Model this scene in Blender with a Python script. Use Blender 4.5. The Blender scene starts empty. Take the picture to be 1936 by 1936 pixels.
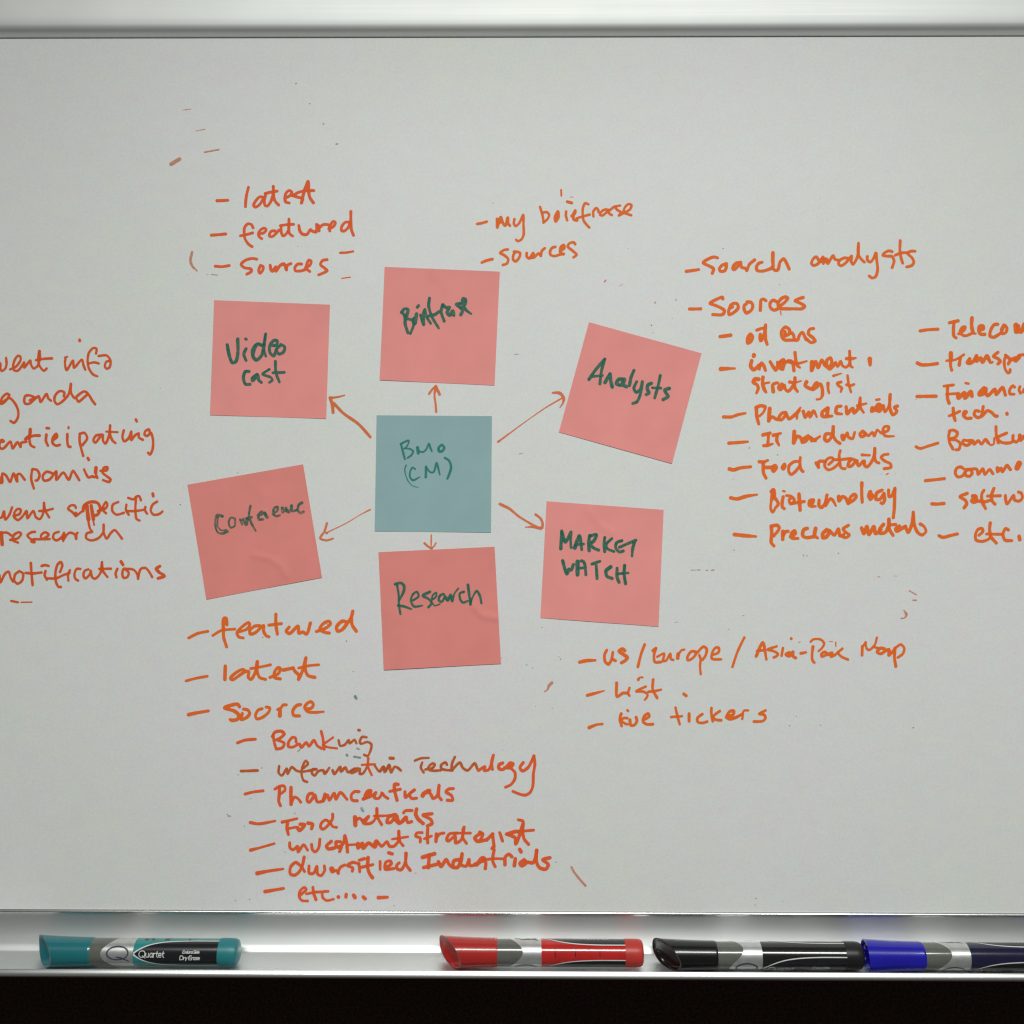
import bpy, math, random
import numpy as np
from mathutils import Matrix, Vector, Euler

rad = math.radians
scene = bpy.context.scene
col = scene.collection
random.seed(4)
RNG = np.random.default_rng(11)

# ------------------------------------------------------------------ camera
F_PX = 1900.0            # focal length for a 1936 px wide photograph
MM = 0.001
DIST = F_PX * 0.00035    # camera to board, metres
cam_data = bpy.data.cameras.new('camera')
cam = bpy.data.objects.new('camera', cam_data)
col.objects.link(cam)
cam_data.sensor_width = 36.0
cam_data.lens = 18.0 * F_PX / 968.0
cam_data.clip_start = 0.01
cam_data.clip_end = 50.0
cam.location = (0.0, -DIST, 0.0)
R_CAM = Matrix.Rotation(rad(0.41), 3, 'Z') @ Matrix.Rotation(rad(90), 3, 'X') @ Matrix.Rotation(rad(0.073), 3, 'Z')
cam.rotation_euler = R_CAM.to_euler()
scene.camera = cam

# ------------------------------------------------------------------ room light (indoors: one ceiling troffer behind the photographer)
world = bpy.data.worlds.new('World')
scene.world = world
world.use_nodes = True
wb = world.node_tree.nodes['Background']
wb.inputs['Color'].default_value = (0.96, 0.97, 0.93, 1)
wb.inputs['Strength'].default_value = 0.07

def area(name, loc, size, size_y, power, color, target=None):
    d = bpy.data.lights.new(name, 'AREA')
    d.shape = 'RECTANGLE'; d.size = size; d.size_y = size_y
    d.energy = power; d.color = color
    o = bpy.data.objects.new(name, d)
    o.location = loc
    if target is not None:
        o.rotation_euler = (Vector(target) - Vector(loc)).to_track_quat('-Z', 'Y').to_euler()
    col.objects.link(o)
    return o
area('ceiling_light', (0.12, -1.00, 0.66), 1.30, 0.22, 25.3, (0.975, 1.0, 0.955))

scene.view_settings.view_transform = 'Standard'
scene.view_settings.look = 'None'
scene.view_settings.exposure = 0.0
scene.view_settings.gamma = 1.0
scene.cycles.use_denoising = True
scene.cycles.transparent_max_bounces = 16
scene.cycles.filter_width = 1.3

# ------------------------------------------------------------------ helpers
def ray(px, py):
    v = R_CAM @ Vector(((px - 968.0) / F_PX, -(py - 968.0) / F_PX, -1.0))
    return v
def at(px, py, y=0.0):
    """photograph pixel -> point on the vertical plane at depth y"""
    v = ray(px, py)
    t = (y + DIST) / v.y
    return Vector((v.x * t, y, v.z * t))

def tag(o, label=None, cat=None, group=None, kind=None):
    if label: o['label'] = label
    if cat: o['category'] = cat
    if group: o['group'] = group
    if kind: o['kind'] = kind
    return o
def empty(name, loc=(0, 0, 0)):
    o = bpy.data.objects.new(name, None)
    o.location = loc
    o.empty_display_size = 0.02
    col.objects.link(o)
    return o
def mesh_obj(name, verts, faces, mat, parent=None, smooth=False, attrs=None):
    me = bpy.data.meshes.new(name)
    me.from_pydata([tuple(v) for v in verts], [], faces)
    me.update()
    if smooth:
        me.polygons.foreach_set('use_smooth', [True] * len(me.polygons))
    if attrs:
        for k, vals in attrs.items():
            a = me.attributes.new(k, 'FLOAT', 'POINT')
            a.data.foreach_set('value', np.asarray(vals, dtype=np.float32))
    if mat: me.materials.append(mat)
    o = bpy.data.objects.new(name, me)
    col.objects.link(o)
    if parent: o.parent = parent
    return o

# ------------------------------------------------------------------ materials
def new_mat(name):
    m = bpy.data.materials.new(name); m.use_nodes = True
    nt = m.node_tree
    return m, nt, nt.nodes['Principled BSDF']
def node(nt, t, **kw):
    n = nt.nodes.new(t)
    for k, v in kw.items():
        if k in n.inputs: n.inputs[k].default_value = v
        else: setattr(n, k, v)
    return n
def objcoord(nt):
    return nt.nodes.new('ShaderNodeTexCoord').outputs['Object']
def noise_mix(nt, bsdf, c1, c2, scale, detail=4, lo=0.35, hi=0.65, sock='Base Color', vec=None):
    n = node(nt, 'ShaderNodeTexNoise', Scale=scale, Detail=detail)
    nt.links.new(vec or objcoord(nt), n.inputs['Vector'])
    r = node(nt, 'ShaderNodeMapRange'); r.inputs['From Min'].default_value = lo; r.inputs['From Max'].default_value = hi
    nt.links.new(n.outputs['Fac'], r.inputs['Value'])
    mx = node(nt, 'ShaderNodeMix', data_type='RGBA')
    nt.links.new(r.outputs['Result'], mx.inputs['Factor'])
    mx.inputs['A'].default_value = (*c1, 1); mx.inputs['B'].default_value = (*c2, 1)
    nt.links.new(mx.outputs['Result'], bsdf.inputs[sock])
    return mx
def simple(name, c, rough=0.4, metal=0.0, spec=0.5, var=0.06, scale=300, coat=0.0):
    m, nt, b = new_mat(name)
    noise_mix(nt, b, tuple(x * (1 - var) for x in c), tuple(min(1, x * (1 + var)) for x in c), scale)
    b.inputs['Roughness'].default_value = rough
    b.inputs['Metallic'].default_value = metal
    b.inputs['Specular IOR Level'].default_value = spec
    b.inputs['Coat Weight'].default_value = coat
    b.inputs['Coat Roughness'].default_value = 0.06
    return m

def board_material():
    m, nt, b = new_mat('board_enamel')
    co = objcoord(nt)
    # broad faint tints + fine grain, imitating camera colour noise in the base colour
    big = noise_mix(nt, b, (0.745, 0.775, 0.735), (0.780, 0.758, 0.785), 4.5, 5, 0.3, 0.7, vec=co)
    fine = node(nt, 'ShaderNodeTexNoise', Scale=650.0, Detail=3.0)
    nt.links.new(co, fine.inputs['Vector'])
    mid = node(nt, 'ShaderNodeTexNoise', Scale=70.0, Detail=6.0)
    mp = node(nt, 'ShaderNodeMapping'); mp.inputs['Scale'].default_value = (1.0, 1.0, 1.6)
    nt.links.new(co, mp.inputs['Vector']); nt.links.new(mp.outputs['Vector'], mid.inputs['Vector'])
    bm = node(nt, 'ShaderNodeMix', data_type='RGBA', blend_type='SOFT_LIGHT')
    bm.inputs['Factor'].default_value = 0.50
    nt.links.new(big.outputs['Result'], bm.inputs['A']); nt.links.new(fine.outputs['Color'], bm.inputs['B'])
    bm2 = node(nt, 'ShaderNodeMix', data_type='RGBA', blend_type='SOFT_LIGHT')
    bm2.inputs['Factor'].default_value = 0.20
    nt.links.new(bm.outputs['Result'], bm2.inputs['A']); nt.links.new(mid.outputs['Color'], bm2.inputs['B'])
    nt.links.new(bm2.outputs['Result'], b.inputs['Base Color'])
    b.inputs['Roughness'].default_value = 0.42
    b.inputs['Specular IOR Level'].default_value = 0.35
    return m

def metal_material(name, base, rough, brushed=True):
    m, nt, b = new_mat(name)
    co = objcoord(nt)
    mp = node(nt, 'ShaderNodeMapping'); mp.inputs['Scale'].default_value = (6.0, 900.0, 900.0)
    nt.links.new(co, mp.inputs['Vector'])
    n = node(nt, 'ShaderNodeTexNoise', Scale=1.0, Detail=3.0)
    nt.links.new(mp.outputs['Vector'], n.inputs['Vector'])
    r = node(nt, 'ShaderNodeMapRange')
    r.inputs['To Min'].default_value = rough * 0.95; r.inputs['To Max'].default_value = rough * 1.05
    nt.links.new(n.outputs['Fac'], r.inputs['Value']); nt.links.new(r.outputs['Result'], b.inputs['Roughness'])
    noise_mix(nt, b, tuple(x * 0.97 for x in base), base, 25.0, 6, vec=co)
    b.inputs['Metallic'].default_value = 1.0
    return m

def paper_material(name, c):
    m, nt, b = new_mat(name)
    co = objcoord(nt)
    noise_mix(nt, b, tuple(x * 0.955 for x in c), tuple(min(1, x * 1.03) for x in c), 45.0, 8, 0.3, 0.7, vec=co)
    n = node(nt, 'ShaderNodeTexNoise', Scale=1500.0, Detail=3.0)
    nt.links.new(co, n.inputs['Vector'])
    bp = node(nt, 'ShaderNodeBump', Strength=0.15, Distance=0.0001)
    nt.links.new(n.outputs['Fac'], bp.inputs['Height']); nt.links.new(bp.outputs['Normal'], b.inputs['Normal'])
    b.inputs['Roughness'].default_value = 0.85
    b.inputs['Specular IOR Level'].default_value = 0.2
    return m

def ink_material(name, thin, thick, streak=0.12, gloss=0.5):
    """dry-erase ink film: attribute 'ink_amount' says how much ink lies there"""
    m, nt, b = new_mat(name)
    co = objcoord(nt)
    at_ = node(nt, 'ShaderNodeAttribute'); at_.attribute_name = 'ink_amount'
    n = node(nt, 'ShaderNodeTexNoise', Scale=520.0, Detail=5.0)
    nt.links.new(co, n.inputs['Vector'])
    r = node(nt, 'ShaderNodeMapRange')
    r.inputs['From Min'].default_value = 0.25; r.inputs['From Max'].default_value = 0.75
    r.inputs['To Min'].default_value = -streak; r.inputs['To Max'].default_value = streak
    nt.links.new(n.outputs['Fac'], r.inputs['Value'])
    add = node(nt, 'ShaderNodeMath', operation='ADD')
    nt.links.new(at_.outputs['Fac'], add.inputs[0]); nt.links.new(r.outputs['Result'], add.inputs[1])
    mr = node(nt, 'ShaderNodeMapRange')
    mr.inputs['From Min'].default_value = 0.75; mr.inputs['From Max'].default_value = 1.1
    nt.links.new(add.outputs[0], mr.inputs['Value'])
    mx = node(nt, 'ShaderNodeMix', data_type='RGBA')
    mx.inputs['A'].default_value = (*thin, 1); mx.inputs['B'].default_value = (*thick, 1)
    nt.links.new(mr.outputs['Result'], mx.inputs['Factor'])
    nt.links.new(mx.outputs['Result'], b.inputs['Base Color'])
    b.inputs['Roughness'].default_value = gloss
    b.inputs['Specular IOR Level'].default_value = 0.12
    cl = node(nt, 'ShaderNodeMath', operation='MULTIPLY', use_clamp=True)
    cl.inputs[1].default_value = 1.08
    nt.links.new(add.outputs[0], cl.inputs[0])
    nt.links.new(cl.outputs[0], b.inputs['Alpha'])
    return m

M_BOARD = board_material()
M_RAIL = metal_material('anodised_rail', (0.80, 0.81, 0.80), 0.62)
M_TRAY = metal_material('anodised_tray', (0.74, 0.75, 0.75), 0.50)
M_LIP = simple('polished_tray_lip', (0.90, 0.91, 0.90), 0.27, metal=1.0, var=0.01, scale=20)
M_PINK = paper_material('pink_paper', (0.885, 0.328, 0.308))
M_PINK2 = paper_material('pink_paper_deeper', (0.82, 0.275, 0.245))
M_TEAL = paper_material('teal_paper', (0.31, 0.470, 0.490))
INK = {
    'o': ink_material('ink_orange_red', (0.90, 0.155, 0.048), (0.83, 0.110, 0.026)),
    'q': ink_material('ink_orange', (0.92, 0.195, 0.032), (0.84, 0.140, 0.020)),
    'r': ink_material('ink_brick_orange', (0.82, 0.140, 0.036), (0.72, 0.095, 0.022)),
    'd': ink_material('ink_muddied_orange', (0.72, 0.160, 0.040), (0.50, 0.100, 0.030), 0.25),
    'a': ink_material('ink_light_orange', (0.80, 0.200, 0.062), (0.76, 0.160, 0.045), 0.2),
    'b': ink_material('ink_fading_orange', (0.84, 0.215, 0.085), (0.80, 0.150, 0.045), 0.3),
    'p': ink_material('ink_pale_orange', (0.72, 0.26, 0.14), (0.72, 0.20, 0.08), 0.3),
    'k': ink_material('ink_dirt', (0.20, 0.17, 0.10), (0.10, 0.09, 0.06), 0.3),
    'e': ink_material('ink_grey_green', (0.12, 0.26, 0.19), (0.08, 0.22, 0.16), 0.45),
    'g': ink_material('ink_green', (0.045, 0.190, 0.130), (0.012, 0.105, 0.078), 0.25, 0.5),
    't': ink_material('ink_teal_green', (0.040, 0.260, 0.200), (0.015, 0.200, 0.150), 0.35, 0.5),
    'h': ink_material('ink_dry_green', (0.050, 0.170, 0.120), (0.015, 0.110, 0.080), 0.5, 0.5),
}
BASE_DENS = {'o': .93, 'q': .93, 'r': .93, 'd': .93, 'a': .84, 'b': .80, 'p': .62, 'k': .36, 'e': .46, 'g': .84, 't': .80, 'h': .66}

# ------------------------------------------------------------------ pen strokes -> one clean filled outline
def smooth_path(pts):
    """centripetal-ish Catmull-Rom through (x, y, w) points"""
    p = np.array(pts, float)
    if len(p) == 1: return p
    if len(p) == 2:
        n = max(2, int(np.hypot(*(p[1] - p[0])[:2]) / 2.0))
        t = np.linspace(0, 1, n)[:, None]
        return p[0] * (1 - t) + p[1] * t
    ext = np.vstack([2 * p[0] - p[1], p, 2 * p[-1] - p[-2]])
    out = []
    for i in range(1, len(ext) - 2):
        p0, p1, p2, p3 = ext[i - 1:i + 3]
        L = np.hypot(*(p2 - p1)[:2])
        n = max(2, int(L / 1.6))
        l1 = max(1e-6, np.hypot(*(p1 - p0)[:2])); l3 = max(1e-6, np.hypot(*(p3 - p2)[:2]))
        m1 = (p2 - p1 + (p1 - p0) * (L / l1)) * 0.5 * 0.86
        m2 = (p2 - p1 + (p3 - p2) * (L / l3)) * 0.5 * 0.86
        t = np.linspace(0, 1, n, endpoint=False)[:, None]
        h = (2*t**3 - 3*t**2 + 1) * p1 + (t**3 - 2*t**2 + t) * m1 + (-2*t**3 + 3*t**2) * p2 + (t**3 - t**2) * m2
        out.append(h)
    out.append(p[-1:])
    return np.vstack(out)

def ink_field(strokes, cell, fade=0.0):
    """strokes: list of (N,3) arrays x,y,width.  Returns x0,y0,sdf,density"""
    allp = np.vstack(strokes)
    pad = allp[:, 2].max() / 2 + 3 * cell
    x0, y0 = allp[:, 0].min() - pad, allp[:, 1].min() - pad
    nx = int((allp[:, 0].max() + pad - x0) / cell) + 2
    ny = int((allp[:, 1].max() + pad - y0) / cell) + 2
    sdf = np.full((ny, nx), 99.0)
    trans = np.ones((ny, nx))
    for s in strokes:
        d_s = np.full((ny, nx), 99.0); t_s = np.zeros((ny, nx))
        n = len(s)
        ph = RNG.random() * 6.28
        wob = 1 + 0.05 * np.sin(np.arange(n) * 0.31 + ph) + 0.03 * np.sin(np.arange(n) * 0.83 + ph * 2)
        for i in range(max(1, n - 1)):
            a = s[i]; b = s[min(i + 1, n - 1)]
            r = max(a[2] * wob[i], b[2] * wob[min(i + 1, n - 1)]) / 2 + 2.5 * cell
            ix0 = max(0, int((min(a[0], b[0]) - r - x0) / cell)); ix1 = min(nx, int((max(a[0], b[0]) + r - x0) / cell) + 2)
            iy0 = max(0, int((min(a[1], b[1]) - r - y0) / cell)); iy1 = min(ny, int((max(a[1], b[1]) + r - y0) / cell) + 2)
            X = x0 + np.arange(ix0, ix1)[None, :] * cell; Y = y0 + np.arange(iy0, iy1)[:, None] * cell
            dx, dy = b[0] - a[0], b[1] - a[1]
            L2 = dx * dx + dy * dy
            t = np.clip(((X - a[0]) * dx + (Y - a[1]) * dy) / L2, 0, 1) if L2 > 1e-9 else np.zeros((iy1 - iy0, ix1 - ix0))
            w = (a[2] * wob[i] * (1 - t) + b[2] * wob[min(i + 1, n - 1)] * t) / 2
            d = np.hypot(X - a[0] - t * dx, Y - a[1] - t * dy) - w
            sub = d_s[iy0:iy1, ix0:ix1]
            better = d < sub
            sub[better] = d[better]
            ts = t_s[iy0:iy1, ix0:ix1]
            ts[better] = (i + (t if np.ndim(t) else 0) + np.zeros_like(d))[better] / max(1, n - 1)
        cov = np.clip(-d_s / (1.2 * cell) + 0.5, 0, 1) * (1 - fade * t_s)
        trans *= 1 - cov * 0.5
        sdf = np.minimum(sdf, d_s)
    return x0, y0, sdf, 1 - trans

def fill_field(x0, y0, cell, sdf, extra):
    """marching squares: filled polygons where sdf < 0 -> verts2d, faces, values"""
    sdf = np.where(np.abs(sdf) < 1e-4, 1e-4, sdf)
    ins = sdf < 0
    V, A, Fc = [], [], []
    idx = {}
    def gv(j, i):
        k = (j, i)
        if k not in idx:
            idx[k] = len(V); V.append((x0 + i * cell, y0 + j * cell)); A.append(extra[j, i])
        return idx[k]
    def ev(j1, i1, j2, i2):
        k = (j1, i1, j2, i2) if (j1, i1) < (j2, i2) else (j2, i2, j1, i1)
        if k not in idx:
            a, b = sdf[k[0], k[1]], sdf[k[2], k[3]]
            t = a / (a - b)
            idx[k] = len(V)
            V.append((x0 + (k[1] + (k[3] - k[1]) * t) * cell, y0 + (k[0] + (k[2] - k[0]) * t) * cell))
            A.append(extra[k[0], k[1]] if a < 0 else extra[k[2], k[3]])
        return idx[k]
    cnt = ins[:-1, :-1].astype(int) + ins[:-1, 1:] + ins[1:, :-1] + ins[1:, 1:]
    for j, i in zip(*np.nonzero(cnt)):
        cs = [(j, i), (j, i + 1), (j + 1, i + 1), (j + 1, i)]
        f = [ins[c] for c in cs]
        if all(f):
            Fc.append([gv(*c) for c in cs]); continue
        if f in ([True, False, True, False], [False, True, False, True]):
            for q in range(4):
                if f[q]:
                    Fc.append([ev(*cs[q - 1], *cs[q]), gv(*cs[q]), ev(*cs[q], *cs[(q + 1) % 4])])
            continue
        poly = []
        for q in range(4):
            a, b = cs[q], cs[(q + 1) % 4]
            if f[q]: poly.append(gv(*a))
            if f[q] != f[(q + 1) % 4]: poly.append(ev(*a, *b))
        if len(poly) >= 3: Fc.append(poly)
    return V, Fc, A

def parse_ink(text):
    """blocks: '# title', '@ x0 y0 scale width colour', then one pen stroke per line"""
    groups = []; cur = None; org = None
    for ln in text.strip().splitlines():
        ln = ln.strip()
        if not ln: continue
        if ln[0] == '#':
            cur = (ln[1:].strip(), []); groups.append(cur)
        elif ln[0] == '@':
            a = ln.split()
            org = (float(a[1]), float(a[2]), float(a[3]), float(a[4]), a[5])
        else:
            w = org[3]; c = org[4]; pts = []; ws = 0
            for tk in ln.split():
                if tk[0] == 'w': w = float(tk[1:])
                elif tk[0] == 'd': w = float(tk[1:]); c = 'd'
                elif ',' in tk:
                    x, y = tk.split(',')
                    pts.append((org[0] + float(x) / org[2], org[1] + float(y) / org[2], w * 1.0 / org[2]))
            if pts: cur[1].append((c, smooth_path(pts)))
    return groups

LIFT = 0.00005
def write_ink(name, strokes, parent, surf, label=None, cell=0.8, fade=0.12, lift=None):
    global LIFT
    """strokes in photograph pixels on the board; surf(x, z) -> y of the surface written on"""
    made = []
    if lift is None:
        LIFT += 0.000004
        lift = LIFT
    for c in dict.fromkeys(s[0] for s in strokes):
        ss = [s[1] for s in strokes if s[0] == c]
        if not ss: continue
        x0, y0, sdf, cov = ink_field(ss, cell, fade if c not in 'gth' else 0.3)
        V, Fc, A = fill_field(x0, y0, cell, sdf, cov)
        if not V: continue
        A = np.array(A)
        base = BASE_DENS[c]
        dens = np.clip(base + (A - 0.5) * 0.55, 0, 1.1)
        P = []
        for (u, v) in V:
            p = at(u, v)
            P.append((p.x, surf(p.x, p.z) - lift, p.z))
        Fc = [f[::-1] for f in Fc]
        o = mesh_obj(name, P, Fc, INK[c], None, attrs={'ink_amount': dens})
        o.parent = parent
        o.matrix_parent_inverse = parent.matrix_world.inverted() if parent else Matrix()
        if label: o['label'] = label
        made.append(o)
        lift += 0.000002
    return made
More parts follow.
